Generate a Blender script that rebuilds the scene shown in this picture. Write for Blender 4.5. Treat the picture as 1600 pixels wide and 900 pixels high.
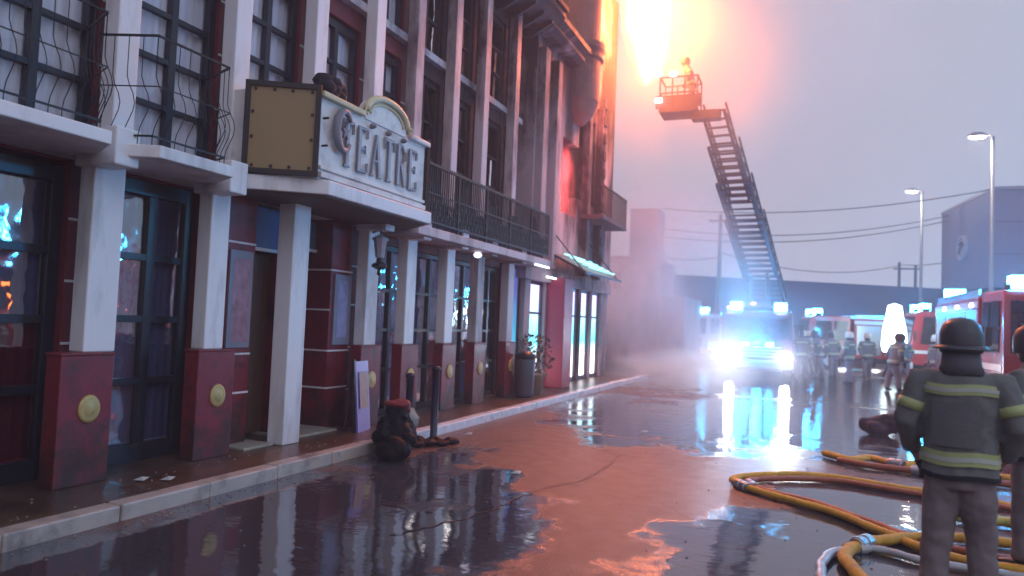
import bpy, bmesh, math, random
from mathutils import Vector, Matrix
R = math.radians
rnd = random.Random(7)
sc = bpy.context.scene
for o in list(bpy.data.objects): bpy.data.objects.remove(o)
col = sc.collection

# ------------------------------------------------------------------ camera
cam_d = bpy.data.cameras.new('camera'); cam = bpy.data.objects.new('camera', cam_d); col.objects.link(cam)
m3 = Matrix(((0.92559105, -0.02059179, 0.37796454), (0.37630647, -0.0578933, -0.92468471), (0.04092253, 0.99811039, -0.0458367)))
cam.matrix_world = Matrix.Translation((0, 0, 1.65)) @ m3.to_4x4()
cam_d.sensor_width = 36; cam_d.lens = 25.875; cam_d.clip_end = 1500
cam_d.dof.use_dof = True; cam_d.dof.focus_distance = 7.5; cam_d.dof.aperture_fstop = 1.1
sc.camera = cam

# ------------------------------------------------------------------ world
w = bpy.data.worlds.new('World'); sc.world = w; w.use_nodes = True
nt = w.node_tree; N = nt.nodes; N.clear(); LK = nt.links.new
def nd(t, **k):
    n = N.new(t)
    for a, b in k.items(): setattr(n, a, b)
    return n
SUN_EL, SUN_ROT = R(4), R(120)
tc = nd('ShaderNodeTexCoord'); sep = nd('ShaderNodeSeparateXYZ'); LK(tc.outputs['Generated'], sep.inputs[0])
mr = nd('ShaderNodeMapRange'); mr.inputs['From Min'].default_value = -.5; mr.inputs['From Max'].default_value = .5
LK(sep.outputs['X'], mr.inputs['Value'])
ramp = nd('ShaderNodeValToRGB')
ramp.color_ramp.elements[0].color = (.44, .38, .46, 1); ramp.color_ramp.elements[1].color = (.35, .44, .53, 1)
e = ramp.color_ramp.elements.new(.5); e.color = (.43, .43, .54, 1)
LK(mr.outputs[0], ramp.inputs[0])
noi = nd('ShaderNodeTexNoise'); noi.inputs['Scale'].default_value = 2.2; noi.inputs['Detail'].default_value = 4
LK(tc.outputs['Generated'], noi.inputs['Vector'])
mrn = nd('ShaderNodeMapRange'); mrn.inputs['To Min'].default_value = .78; mrn.inputs['To Max'].default_value = 1.22
LK(noi.outputs[0], mrn.inputs['Value'])
mul = nd('ShaderNodeVectorMath', operation='SCALE'); LK(ramp.outputs[0], mul.inputs[0]); LK(mrn.outputs[0], mul.inputs['Scale'])
bg1 = nd('ShaderNodeBackground'); LK(mul.outputs[0], bg1.inputs[0]); bg1.inputs[1].default_value = 1.0
sky = nd('ShaderNodeTexSky', sky_type='NISHITA', sun_disc=False, sun_elevation=SUN_EL, sun_rotation=SUN_ROT)
bg2 = nd('ShaderNodeBackground'); LK(sky.outputs[0], bg2.inputs[0]); bg2.inputs[1].default_value = .012
ad = nd('ShaderNodeAddShader'); LK(bg1.outputs[0], ad.inputs[0]); LK(bg2.outputs[0], ad.inputs[1])
wo = nd('ShaderNodeOutputWorld'); LK(ad.outputs[0], wo.inputs[0])

# faint dusk light through the overcast
sd = bpy.data.lights.new('dusk_sun', 'SUN'); sun = bpy.data.objects.new('dusk_sun', sd); col.objects.link(sun)
sd.energy = .5; sd.angle = R(45); sd.color = (.78, .76, 1)
sun.rotation_euler = (R(90) - R(38), 0, R(60)); sun.location = (10, -10, 30)

sc.view_settings.view_transform = 'Standard'; sc.view_settings.look = 'None'; sc.view_settings.gamma = 1
sc.view_settings.exposure = .16
cy = sc.cycles
try:
    cy.use_denoising = True; cy.denoiser = 'OPENIMAGEDENOISE'
except Exception: pass
cy.max_bounces = 7; cy.diffuse_bounces = 2; cy.glossy_bounces = 3; cy.transmission_bounces = 3; cy.transparent_max_bounces = 12
cy.volume_bounces = 1; cy.sample_clamp_indirect = 8; cy.sample_clamp_direct = 0
cy.volume_step_rate = 1; cy.volume_max_steps = 256; cy.blur_glossy = .3; cy.caustics_reflective = False; cy.caustics_refractive = False

# ------------------------------------------------------------------ helpers
class MB:
    def __init__(s): s.v = []; s.f = []
    def add(s, vs, fs):
        b = len(s.v); s.v += [tuple(p) for p in vs]; s.f += [tuple(b + i for i in f) for f in fs]; return s
    def box(s, x0, x1, y0, y1, z0, z1):
        return s.add([(x0,y0,z0),(x1,y0,z0),(x1,y1,z0),(x0,y1,z0),(x0,y0,z1),(x1,y0,z1),(x1,y1,z1),(x0,y1,z1)],
              [(0,3,2,1),(4,5,6,7),(0,1,5,4),(1,2,6,5),(2,3,7,6),(3,0,4,7)])
    def bar(s, a, b, w=.05, h=None, up=(0, 0, 1)):
        h = h or w; a = Vector(a); b = Vector(b); d = (b - a).normalized(); up = Vector(up)
        if abs(d.dot(up)) > .98: up = Vector((1, 0, 0))
        sx = d.cross(up).normalized(); uu = sx.cross(d)
        vs = []
        for p in (a, b):
            for i, j in ((-1,-1),(1,-1),(1,1),(-1,1)): vs.append(p + sx * (w/2*i) + uu * (h/2*j))
        return s.add(vs, [(0,1,2,3),(7,6,5,4),(0,4,5,1),(1,5,6,2),(2,6,7,3),(3,7,4,0)])
    def prism(s, pts, z0, z1):       # pts counter-clockwise in xy
        n = len(pts)
        vs = [(p[0], p[1], z0) for p in pts] + [(p[0], p[1], z1) for p in pts]
        return s.add(vs, [tuple(range(n))[::-1], tuple(range(n, 2*n))] + [(i, (i+1) % n, n + (i+1) % n, n + i) for i in range(n)])
    def prism_yz(s, pts, x0, x1):    # outline in (y, z), thickness in x
        n = len(pts)
        vs = [(x0, p[0], p[1]) for p in pts] + [(x1, p[0], p[1]) for p in pts]
        return s.add(vs, [tuple(range(n))[::-1], tuple(range(n, 2*n))] + [(i, (i+1) % n, n + (i+1) % n, n + i) for i in range(n)])
    def prism_xz(s, pts, y0, y1):
        n = len(pts)
        vs = [(p[0], y0, p[1]) for p in pts] + [(p[0], y1, p[1]) for p in pts]
        return s.add(vs, [tuple(range(n)), tuple(range(n, 2*n))[::-1]] + [(i, n + i, n + (i+1) % n, (i+1) % n) for i in range(n)])
    def lathe(s, prof, c=(0, 0, 0), n=20, axis='z', a0=0, a1=2*math.pi):
        vs = []; full = abs(a1 - a0 - 2*math.pi) < 1e-6; m = n if full else n + 1
        for r, z in prof:
            for i in range(m):
                a = a0 + (a1 - a0) * i / n; p = (r*math.cos(a), r*math.sin(a), z)
                if axis == 'x': p = (p[2], p[0], p[1])
                if axis == 'y': p = (p[0], p[2], p[1])
                vs.append((p[0]+c[0], p[1]+c[1], p[2]+c[2]))
        fs = []
        for k in range(len(prof) - 1):
            for i in range(n):
                j = (i + 1) % m; fs.append((k*m+i, k*m+j, (k+1)*m+j, (k+1)*m+i))
        if full:
            if prof[0][0] > 1e-5: fs.append(tuple(range(m))[::-1])
            if prof[-1][0] > 1e-5: fs.append(tuple((len(prof)-1)*m + i for i in range(m)))
        return s.add(vs, fs)
    def tube(s, path, r, n=8, ell=1.0):
        path = [Vector(p) for p in path]; k = len(path)
        rs = r if isinstance(r, (list, tuple)) else [r]*k
        vs = []; prev = None
        for i, p in enumerate(path):
            d = (path[min(i+1, k-1)] - path[max(i-1, 0)]).normalized()
            if prev is None:
                up = Vector((0, 0, 1)) if abs(d.z) < .9 else Vector((0, 1, 0))
                a = d.cross(up).normalized()
            else:
                a = (prev - d * prev.dot(d)).normalized()
            prev = a; b = d.cross(a)
            for q in range(n):
                t = 2*math.pi*q/n; vs.append(p + a*math.cos(t)*rs[i] + b*math.sin(t)*rs[i]*ell)
        fs = [(i*n+q, i*n+(q+1) % n, (i+1)*n+(q+1) % n, (i+1)*n+q) for i in range(k-1) for q in range(n)]
        fs += [tuple(range(n))[::-1], tuple((k-1)*n + q for q in range(n))]
        return s.add(vs, fs)
    def rings(s, rg, n=20):          # rg: (cx, cy, z, rx, ry)
        vs = [(cx + rx*math.cos(2*math.pi*q/n), cy_ + ry*math.sin(2*math.pi*q/n), z) for cx, cy_, z, rx, ry in rg for q in range(n)]
        k = len(rg)
        fs = [(i*n+q, i*n+(q+1) % n, (i+1)*n+(q+1) % n, (i+1)*n+q) for i in range(k-1) for q in range(n)]
        fs += [tuple(range(n))[::-1], tuple((k-1)*n + q for q in range(n))]
        return s.add(vs, fs)
    def ball(s, c, r, n=14, sq=(1, 1, 1)):
        k = n // 2
        prof = [(max(1e-6, math.sin(math.pi*i/k)), -math.cos(math.pi*i/k)) for i in range(k+1)]
        t = MB().lathe(prof, n=n); 
        return s.add([(c[0]+p[0]*r*sq[0], c[1]+p[1]*r*sq[1], c[2]+p[2]*r*sq[2]) for p in t.v], t.f)
    def build(s, name, mat, parent=None, world=False, smooth=False, bevel=0, loc=None):
        me = bpy.data.meshes.new(name); me.from_pydata(s.v, [], s.f); me.validate(); 
        bm = bmesh.new(); bm.from_mesh(me); bmesh.ops.recalc_face_normals(bm, faces=bm.faces); bm.to_mesh(me); bm.free()
        if mat is not None: me.materials.append(mat)
        o = bpy.data.objects.new(name, me); col.objects.link(o)
        if smooth:
            for p in me.polygons: p.use_smooth = True
        if parent is not None:
            o.parent = parent
            if world and parent.type == 'EMPTY': o.location = -Vector(parent.location)
        if loc: o.location = loc
        if bevel:
            b = o.modifiers.new('bevel', 'BEVEL'); b.width = bevel; b.segments = 2; b.limit_method = 'ANGLE'
        return o

def tag(o, label=None, cat=None, group=None, kind=None):
    if label: o['label'] = label
    if cat: o['category'] = cat
    if group: o['group'] = group
    if kind: o['kind'] = kind
    return o
def thing(name, label, cat, loc=(0, 0, 0), rz=0, group=None):
    o = bpy.data.objects.new(name, None); col.objects.link(o); o.location = loc; o.rotation_euler = (0, 0, rz)
    o.empty_display_size = .2
    return tag(o, label, cat, group)
def kids(o): return [c for c in bpy.data.objects if c.parent == o]
def copy_tree(o, parent=None):
    ch = kids(o); c = o.copy(); col.objects.link(c)
    if parent is not None: c.parent = parent
    for k in ch: copy_tree(k, c)
    return c
def spline(pts, n=8):
    P = [Vector(p) for p in pts]; P = [P[0]*2 - P[1]] + P + [P[-1]*2 - P[-2]]; out = []
    for i in range(1, len(P) - 2):
        for k in range(n):
            t = k / n; a, b, c, d = P[i-1], P[i], P[i+1], P[i+2]
            out.append(.5*((2*b) + (c-a)*t + (2*a-5*b+4*c-d)*t*t + (3*b-a-3*c+d)*t**3))
    out.append(P[-2]); return out

# ------------------------------------------------------------------ materials
MC = {}
def mat(name, c, rough=.6, metal=0, var=.25, scale=3, bump=.15, bscale=40, coat=0, dirt=None, dscale=1.2, dlo=.5, dhi=.7, stretch=(1, 1, 1), spec=.5, soot=None, splash=0):
    if name in MC: return MC[name]
    m = bpy.data.materials.new(name); m.use_nodes = True; t = m.node_tree; n = t.nodes; l = t.links.new
    b = n['Principled BSDF']; b.inputs['Metallic'].default_value = metal; b.inputs['Specular IOR Level'].default_value = spec
    if coat: b.inputs['Coat Weight'].default_value = coat; b.inputs['Coat Roughness'].default_value = .12
    g = n.new('ShaderNodeNewGeometry'); mp = n.new('ShaderNodeMapping'); mp.inputs['Scale'].default_value = stretch
    l(g.outputs['Position'], mp.inputs['Vector'])
    no = n.new('ShaderNodeTexNoise'); no.inputs['Scale'].default_value = scale; no.inputs['Detail'].default_value = 6; l(mp.outputs[0], no.inputs['Vector'])
    mx = n.new('ShaderNodeMix'); mx.data_type = 'RGBA'
    mx.inputs[6].default_value = [v*(1-var) for v in c] + [1]; mx.inputs[7].default_value = [min(1, v*(1+var)) for v in c] + [1]
    l(no.outputs[0], mx.inputs[0]); last = mx.outputs[2]
    if dirt:
        n2 = n.new('ShaderNodeTexNoise'); n2.inputs['Scale'].default_value = dscale; n2.inputs['Detail'].default_value = 8; n2.inputs['Roughness'].default_value = .65
        l(mp.outputs[0], n2.inputs['Vector'])
        r = n.new('ShaderNodeMapRange'); r.inputs['From Min'].default_value = dlo; r.inputs['From Max'].default_value = dhi; src = n2.outputs[0]
        if soot or splash:      # soot settles thicker high up near the burnt roof; mud splashes on the lowest part
            sz = n.new('ShaderNodeSeparateXYZ'); l(g.outputs['Position'], sz.inputs[0]); q = n.new('ShaderNodeMapRange'); l(sz.outputs[2], q.inputs['Value'])
            lo, hi, amt = soot or (.75, .12, splash)
            q.inputs['From Min'].default_value = lo; q.inputs['From Max'].default_value = hi; q.inputs['To Max'].default_value = amt
            ad_ = n.new('ShaderNodeMath'); l(src, ad_.inputs[0]); l(q.outputs[0], ad_.inputs[1]); src = ad_.outputs[0]
        l(src, r.inputs['Value'])
        m2 = n.new('ShaderNodeMix'); m2.data_type = 'RGBA'; l(r.outputs[0], m2.inputs[0]); l(last, m2.inputs[6]); m2.inputs[7].default_value = list(dirt) + [1]
        last = m2.outputs[2]
    l(last, b.inputs['Base Color'])
    rr = n.new('ShaderNodeMapRange'); rr.inputs['To Min'].default_value = max(.02, rough*.75); rr.inputs['To Max'].default_value = min(1, rough*1.25); l(no.outputs[0], rr.inputs['Value'])
    l(rr.outputs[0], b.inputs['Roughness'])
    if bump:
        n3 = n.new('ShaderNodeTexNoise'); n3.inputs['Scale'].default_value = bscale; n3.inputs['Detail'].default_value = 4; l(g.outputs['Position'], n3.inputs['Vector'])
        bp = n.new('ShaderNodeBump'); bp.inputs['Strength'].default_value = bump; bp.inputs['Distance'].default_value = .01
        l(n3.outputs[0], bp.inputs['Height']); l(bp.outputs[0], b.inputs['Normal'])
    MC[name] = m; return m
def emis(name, c, s):
    if name in MC: return MC[name]
    m = bpy.data.materials.new(name); m.use_nodes = True; b = m.node_tree.nodes['Principled BSDF']
    b.inputs['Base Color'].default_value = (.5, .5, .5, 1); b.inputs['Emission Color'].default_value = list(c)+[1]; b.inputs['Emission Strength'].default_value = s
    MC[name] = m; return m
def glass(name, tint=(1, 1, 1), gl=.18, rough=.03, wob=.12):
    """thin pane: mostly clear, mirror-like reflection that grows at grazing angles"""
    if name in MC: return MC[name]
    m = bpy.data.materials.new(name); m.use_nodes = True; t = m.node_tree; n = t.nodes; l = t.links.new; n.clear()
    out = n.new('ShaderNodeOutputMaterial'); mx = n.new('ShaderNodeMixShader'); tr = n.new('ShaderNodeBsdfTransparent'); tr.inputs[0].default_value = list(tint)+[1]
    g = n.new('ShaderNodeBsdfGlossy'); g.inputs['Roughness'].default_value = rough; g.inputs[0].default_value = (.9, .9, .95, 1)
    lw = n.new('ShaderNodeLayerWeight'); lw.inputs[0].default_value = .12
    ma = n.new('ShaderNodeMath'); ma.operation = 'ADD'; ma.use_clamp = True; ma.inputs[1].default_value = gl; l(lw.outputs['Fresnel'], ma.inputs[0])
    no = n.new('ShaderNodeTexNoise'); no.inputs['Scale'].default_value = 2.5; bp = n.new('ShaderNodeBump'); bp.inputs['Strength'].default_value = wob; bp.inputs['Distance'].default_value = .05
    ge = n.new('ShaderNodeNewGeometry'); l(ge.outputs['Position'], no.inputs['Vector']); l(no.outputs[0], bp.inputs['Height']); l(bp.outputs[0], g.inputs['Normal'])
    l(ma.outputs[0], mx.inputs[0]); l(tr.outputs[0], mx.inputs[1]); l(g.outputs[0], mx.inputs[2]); l(mx.outputs[0], out.inputs[0])
    MC[name] = m; return m

WHITE = mat('white_paint', (.80, .77, .80), .5, var=.12, scale=2, dirt=(.26, .23, .25), dscale=2.2, dlo=.5, dhi=.8, stretch=(1, 1, .25))
WHITE2 = mat('sooty_white_paint', (.55, .47, .50), .6, var=.2, scale=2, dirt=(.07, .045, .055), dscale=1.3, dlo=.48, dhi=.70, stretch=(1, 1, .3), soot=(4.5, 8.5, .16))
PEDR = mat('wine_red_paint', (.20, .016, .030), .42, var=.2, bump=.1, dirt=(.045, .018, .016), dscale=4, dlo=.5, dhi=.72, splash=.2)
WALLR = mat('maroon_wall_paint', (.16, .018, .026), .6, var=.25, dirt=(.05, .01, .015), dscale=2, dlo=.5, dhi=.8)
BURNT = mat('burnt_wall', (.055, .022, .028), .8, var=.5, scale=2, bump=.6, bscale=12, dirt=(.012, .009, .011), dscale=1.4, dlo=.42, dhi=.6)
FRAME = mat('dark_window_frame', (.012, .014, .026), .35, var=.2, bump=.05)
IRON = mat('black_iron', (.012, .012, .016), .4, metal=.3, var=.2)
CURT = mat('pale_curtain', (.70, .70, .76), .9, var=.3, scale=9, stretch=(1, 3, .15), bump=.3, bscale=14)
CURTR = mat('red_curtain', (.20, .012, .025), .9, var=.3, scale=9, stretch=(1, 3, .15))
CURTB = mat('blue_grey_curtain', (.16, .18, .28), .9, var=.5, scale=4, stretch=(1, 3, .2))
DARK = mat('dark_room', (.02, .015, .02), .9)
GL = glass('window_glass', (.9, .92, .97), .08); GLD = glass('door_glass', (.7, .72, .85), .28, .05, .3)
WOOD = mat('brown_door_wood', (.11, .045, .018), .5, var=.4, scale=5, stretch=(4, 4, .4))
GOLD = mat('aged_gold_paint', (.50, .36, .14), .45, metal=.25, var=.3, scale=20)
GOLDP = mat('ochre_panel', (.30, .20, .095), .45, var=.12, scale=1.5)
SIGNW = mat('sign_white', (.78, .73, .71), .5, var=.12, scale=2, dirt=(.3, .27, .3), dscale=3, dlo=.5, dhi=.8)
SIGND = mat('sign_letter_grey', (.19, .19, .23), .5, var=.15)
SIGNI = mat('sign_letter_face', (.42, .42, .48), .5, var=.15)
CREAM = mat('cream_moulding', (.62, .54, .34), .45, var=.2)
BLUES = mat('blue_sign_paint', (.03, .055, .22), .5, var=.2)
PALEB = mat('pale_render', (.42, .31, .33), .8, var=.25, dirt=(.03, .02, .025), dscale=.8, dlo=.46, dhi=.64, stretch=(1, 1, .35), soot=(3.5, 8, .16), bump=.3, bscale=20)
STONE = mat('step_stone', (.38, .33, .27), .45, var=.25, scale=8)
SLATE = mat('slate_blue_cladding', (.045, .05, .10), .7, var=.15, scale=.4)
BLACK = mat('black_plastic', (.003, .003, .006), .6, spec=.15, var=.3, bump=.5, bscale=15)
TREDV = mat('fire_engine_red', (.36, .018, .022), .25, var=.1, coat=.6, bump=0)
TWHITE = mat('vehicle_white', (.6, .6, .62), .3, var=.08, coat=.4, bump=0)
CHROME = mat('brushed_metal', (.45, .46, .5), .3, metal=.9, var=.15)
RUB = mat('rubber', (.015, .015, .016), .8)
CARG = mat('dark_vehicle_glass', (.01, .012, .02), .06, bump=0, var=.05)
LADM = mat('ladder_alloy', (.05, .045, .06), .75, metal=0, var=.2)
HOSE = mat('yellow_fire_hose', (.66, .35, .03), .65, var=.35, scale=22, bump=.8, bscale=160, dirt=(.22, .08, .02), dscale=3, dlo=.55, dhi=.8)
HOSER = mat('reddish_fire_hose', (.30, .075, .03), .5, var=.25, scale=14, bump=.4, bscale=120)
JACK = mat('turnout_jacket', (.145, .155, .16), .85, var=.25, scale=12, bump=.4, bscale=220)
TROU = mat('turnout_trousers', (.19, .16, .17), .85, var=.2, scale=10, bump=.4, bscale=220)
STRIPE = mat('reflective_lime_stripe', (.36, .42, .18), .5, var=.15, scale=20)
STRIPS = mat('reflective_silver_stripe', (.42, .46, .42), .35, var=.1)
SKIN = mat('skin', (.42, .24, .18), .5, var=.1)
GLOVE = mat('dark_glove', (.02, .022, .03), .8)
HELM = mat('helmet_shell', (.05, .05, .065), .5, var=.3, coat=.1)
BOOT = mat('boot_leather', (.015, .015, .018), .4)

# ------------------------------------------------------------------ ground
def ground_mat():
    m = bpy.data.materials.new('wet_asphalt'); m.use_nodes = True; t = m.node_tree; n = t.nodes; l = t.links.new
    b = n['Principled BSDF']; g = n.new('ShaderNodeNewGeometry'); pos = g.outputs['Position']
    sp = n.new('ShaderNodeSeparateXYZ'); l(pos, sp.inputs[0])
    def math_(op, a, b_=None, c=None, clamp=False):
        q = n.new('ShaderNodeMath'); q.operation = op; q.use_clamp = clamp
        for i, x in enumerate((a, b_, c)):
            if x is None: continue
            if isinstance(x, (int, float)): q.inputs[i].default_value = x
            else: l(x, q.inputs[i])
        return q.outputs[0]
    def noise(s, d=4, stretch=None):
        q = n.new('ShaderNodeTexNoise'); q.inputs['Scale'].default_value = s; q.inputs['Detail'].default_value = d
        if stretch:
            mp = n.new('ShaderNodeMapping'); mp.inputs['Scale'].default_value = stretch; l(pos, mp.inputs[0]); l(mp.outputs[0], q.inputs['Vector'])
        else: l(pos, q.inputs['Vector'])
        return q.outputs[0]
    def blob(cx, cy_, rx, ry, ang=0):     # 1 at the centre of a hollow in the road, 0 outside
        ca, sa = math.cos(ang), math.sin(ang)
        dx = math_('SUBTRACT', sp.outputs[0], cx); dy = math_('SUBTRACT', sp.outputs[1], cy_)
        u = math_('ADD', math_('MULTIPLY', dx, ca/rx), math_('MULTIPLY', dy, sa/rx))
        v = math_('ADD', math_('MULTIPLY', dx, -sa/ry), math_('MULTIPLY', dy, ca/ry))
        r2 = math_('ADD', math_('MULTIPLY', u, u), math_('MULTIPLY', v, v))
        return math_('SUBTRACT', 1.0, math_('MULTIPLY', r2, .5))
    hollows = [(-3.9, 4.6, .95, 3.3, 0), (-2.75, 4.9, .75, 1.7, -.1), (-3.1, 7.1, .35, .7, .4), (-.15, 6.0, .85, 1.6, -.3), (.6, 8.2, .9, 1.0, .2),
               (-2.2, 13.6, 1.9, 3.0, .1), (0, 15.5, 3.2, 4.0, 0), (-4.2, 15.5, .6, 2.2, 0), (1.6, 11.5, 1.3, 1.6, 0), (0, 26, 6, 7, 0)]
    acc = None
    for h in hollows:
        q = blob(*h); acc = q if acc is None else math_('MAXIMUM', acc, q)
    acc = math_('MAXIMUM', acc, -1.2)
    nz = math_('ADD', math_('MULTIPLY', math_('SUBTRACT', noise(1.3, 7), .5), 1.9), math_('MULTIPLY', math_('SUBTRACT', noise(6, 5), .5), .6))
    lvl = math_('ADD', acc, nz)
    mr_ = n.new('ShaderNodeMapRange'); mr_.inputs['From Min'].default_value = .22; mr_.inputs['From Max'].default_value = .58; l(lvl, mr_.inputs[0]); pud = mr_.outputs[0]
    # base colour: dark asphalt, with the fire's red glow put into it
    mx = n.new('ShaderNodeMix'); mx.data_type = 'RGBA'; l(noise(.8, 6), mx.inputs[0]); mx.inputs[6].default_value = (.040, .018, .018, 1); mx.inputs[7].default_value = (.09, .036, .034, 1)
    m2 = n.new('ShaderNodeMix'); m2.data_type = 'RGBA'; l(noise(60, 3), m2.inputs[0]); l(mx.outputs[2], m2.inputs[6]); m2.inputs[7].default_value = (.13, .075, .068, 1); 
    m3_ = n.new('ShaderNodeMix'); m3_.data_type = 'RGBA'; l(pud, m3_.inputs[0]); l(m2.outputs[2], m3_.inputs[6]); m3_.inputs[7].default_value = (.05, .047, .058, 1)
    l(m3_.outputs[2], b.inputs['Base Color'])
    rg = math_('ADD', math_('MULTIPLY', math_('SUBTRACT', 1.0, pud), math_('ADD', .20, math_('MULTIPLY', noise(5, 4), .22))), .045)
    l(rg, b.inputs['Roughness']); b.inputs['IOR'].default_value = 1.85; l(math_('MULTIPLY_ADD', pud, .6, .22), b.inputs['Specular IOR Level'])
    # bump: aggregate where dry, gentle ripples where water stands
    hgt = math_('ADD', math_('MULTIPLY', math_('MULTIPLY', noise(70, 4), math_('SUBTRACT', 1.0, pud)), .9), math_('MULTIPLY', noise(7, 4, (.5, 2.2, 1)), .10))
    farr = math_('MULTIPLY_ADD', sp.outputs[1], .1, -.8, clamp=True)
    hgt = math_('ADD', hgt, math_('MULTIPLY', noise(2.2, 3), .5)); hgt = math_('ADD', hgt, math_('MULTIPLY', math_('MULTIPLY', noise(3.2, 5, (.6, 2.0, 1)), farr), 1.6))
    bp = n.new('ShaderNodeBump'); bp.inputs['Strength'].default_value = .7; bp.inputs['Distance'].default_value = .014; l(hgt, bp.inputs['Height']); l(bp.outputs[0], b.inputs['Normal'])
    return m
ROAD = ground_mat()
def sheet(name, x0, x1, y0, y1, z, m):
    return tag(MB().add([(x0,y0,z),(x1,y0,z),(x1,y1,z),(x0,y1,z)], [(0,1,2,3)]).build(name, m), kind='structure')
sheet('ground', -90, 90, -40, 140, -.03, mat('open_ground', (.05, .045, .05), .5))
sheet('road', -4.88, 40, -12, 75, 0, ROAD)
PATCHM = mat('worn_concrete_patch', (.11, .055, .05), .26, var=.35, scale=2, bump=.5, bscale=60, spec=.7)
CRK = mat('crack_tar', (.008, .006, .008), .35)
def crack(pts, w, seed):
    r_ = random.Random(seed); P = spline([(a, b, .004) for a, b in pts], 12); vs = []
    for i, p_ in enumerate(P):
        d = (P[min(i+1, len(P)-1)] - P[max(i-1, 0)]).normalized(); nn = Vector((-d.y, d.x, 0)); ww = w*r_.uniform(.35, 1.2); j = nn*r_.uniform(-.03, .03)
        vs += [p_+nn*ww+j, p_-nn*ww+j]
    tag(MB().add(vs, [(2*i, 2*i+2, 2*i+3, 2*i+1) for i in range(len(P)-1)]).build('road_crack', CRK), kind='structure')
crack([(-4.0, 9.4), (-3.3, 9.9), (-2.6, 9.6), (-1.9, 9.3), (-1.2, 9.25), (-.6, 8.9)], .014, 1)
crack([(-2.9, 4.9), (-2.6, 5.8), (-2.45, 6.9), (-2.2, 7.9), (-2.25, 9.4)], .012, 2)
crack([(-1.3, 9.3), (-1.0, 10.6), (-1.2, 12.5)], .012, 3)
crack([(-2.4, 7.4), (-1.5, 7.2), (-.9, 6.6)], .009, 4)
crack([(.2, 9.6), (1.5, 9.7), (3.4, 9.3)], .01, 5)
# sidewalk slab and kerb stones
PAVE = mat('brown_wet_paving', (.10, .055, .036), .30, var=.4, scale=1.2, bump=.35, bscale=30, dirt=(.04, .022, .018), dscale=1.5, dlo=.45, dhi=.65, spec=.6)
p = MB().box(-6.6, -5.06, -12, 24, -.05, .12).build('pavement', PAVE); tag(p, kind='structure')
kerb = bpy.data.objects.new('kerb', None); col.objects.link(kerb); kerb.location = (-4.97, 0, 0); tag(kerb, kind='structure')
KSTW = mat('kerb_glare_white', (.72, .70, .76), .25, var=.2, scale=6, bump=.3, dirt=(.3, .27, .27), dscale=4, dlo=.55, dhi=.75)  # far stones: headlight glare on the wet kerb put into the colour
KST = mat('kerb_stone_grey', (.44, .38, .35), .3, var=.3, scale=4, bump=.4, bscale=50, dirt=(.12, .10, .09), dscale=3, dlo=.5, dhi=.75)
y = -3.0
while y < 23.8:
    L = .9; dz = rnd.uniform(-.006, .006); dx = rnd.uniform(-.006, .006)
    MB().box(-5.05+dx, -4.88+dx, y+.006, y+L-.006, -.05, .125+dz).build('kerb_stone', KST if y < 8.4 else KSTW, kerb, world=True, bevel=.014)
    y += L

# ------------------------------------------------------------------ theatre building
XW = -6.10
A = thing('theatre_building', 'burning theatre nightclub with white columns, wine red walls and iron balconies beside the pavement', 'building', (-5.9, 7, 0))
def part(mb, name, m, par=A, **k): return mb.build(name, m, par, world=True, **k)

def window(name, y0, y1, z0, z1, cols, rows, x, par, fm=FRAME, gm=GL, curtain=None, ft=.075, mt=.06, skip=(), pad=.05, cx=-.08, curt_list=None):
    f = MB(); d0, d1 = x - .05, x + .03
    f.box(d0, d1, y0, y0+ft, z0, z1); f.box(d0, d1, y1-ft, y1, z0, z1)
    f.box(d0, d1, y0+ft, y1-ft, z0, z0+ft*1.6); f.box(d0, d1, y0+ft, y1-ft, z1-ft*1.3, z1)
    iy0, iy1, iz0, iz1 = y0+ft, y1-ft, z0+ft*1.6, z1-ft*1.3
    cw = (iy1-iy0)/cols; rh = (iz1-iz0)/rows
    for c in range(1, cols): 
        yy = iy0+cw*c; wd = mt*1.5 if (cols % 2 == 0 and c == cols//2) else mt
        f.box(d0-.004, d1-.006, yy-wd/2, yy+wd/2, iz0, iz1)
    for r in range(1, rows): f.box(d0+.004, d1-.012, iy0, iy1, iz0+rh*r-mt/2, iz0+rh*r+mt/2)
    fo = part(f, name, fm, par, bevel=.004)
    for c in range(cols):
        for r in range(rows):
            if (c, r) in skip: continue
            g = MB(); a = iy0+cw*c+.02; b = iy0+cw*(c+1)-.02; e0 = iz0+rh*r+.02; e1 = iz0+rh*(r+1)-.02
            t = rnd.uniform(-.004, .004); t2 = rnd.uniform(-.004, .004)
            g.add([(x-.02+t,a,e0),(x-.02-t,b,e0),(x-.02-t+t2,b,e1),(x-.02+t+t2,a,e1)], [(0,1,2,3)])
            o = g.build('pane', gm, fo)
    cl = curt_list or ([(y0, y1, z0, z1, curtain)] if curtain else [])
    for (a, b, e0, e1, cm) in cl:
        g = MB(); n = max(6, int((b-a)/.035)); vs = []
        for i in range(n+1):
            yy = a+(b-a)*i/n; xx = x+cx+.018*math.sin(i*1.9)+.01*math.sin(i*.7)
            vs += [(xx, yy, e0), (xx-.01, yy, e1)]
        g.add(vs, [(2*i, 2*i+2, 2*i+3, 2*i+1) for i in range(n)])
        g.build('curtain', cm, fo, smooth=True)
    return fo

# back rooms: one dark shell behind the fronts
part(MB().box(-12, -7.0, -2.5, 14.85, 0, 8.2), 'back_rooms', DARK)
LOW = [.2, 1.6, 3.05, 4.48, 5.95, 8.84, 9.92, 11.25, 12.5, 14.0]
COLY = {4.48: (4.46, 4.77), 5.95: (5.81, 6.07), 3.05: (3.0, 3.3)}
UP = [.3, 1.8, 3.3, 4.75, 6.17, 7.52, 8.85, 10.0, 11.3, 12.55, 14.07]
UPF = 3.06   # first floor level
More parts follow.
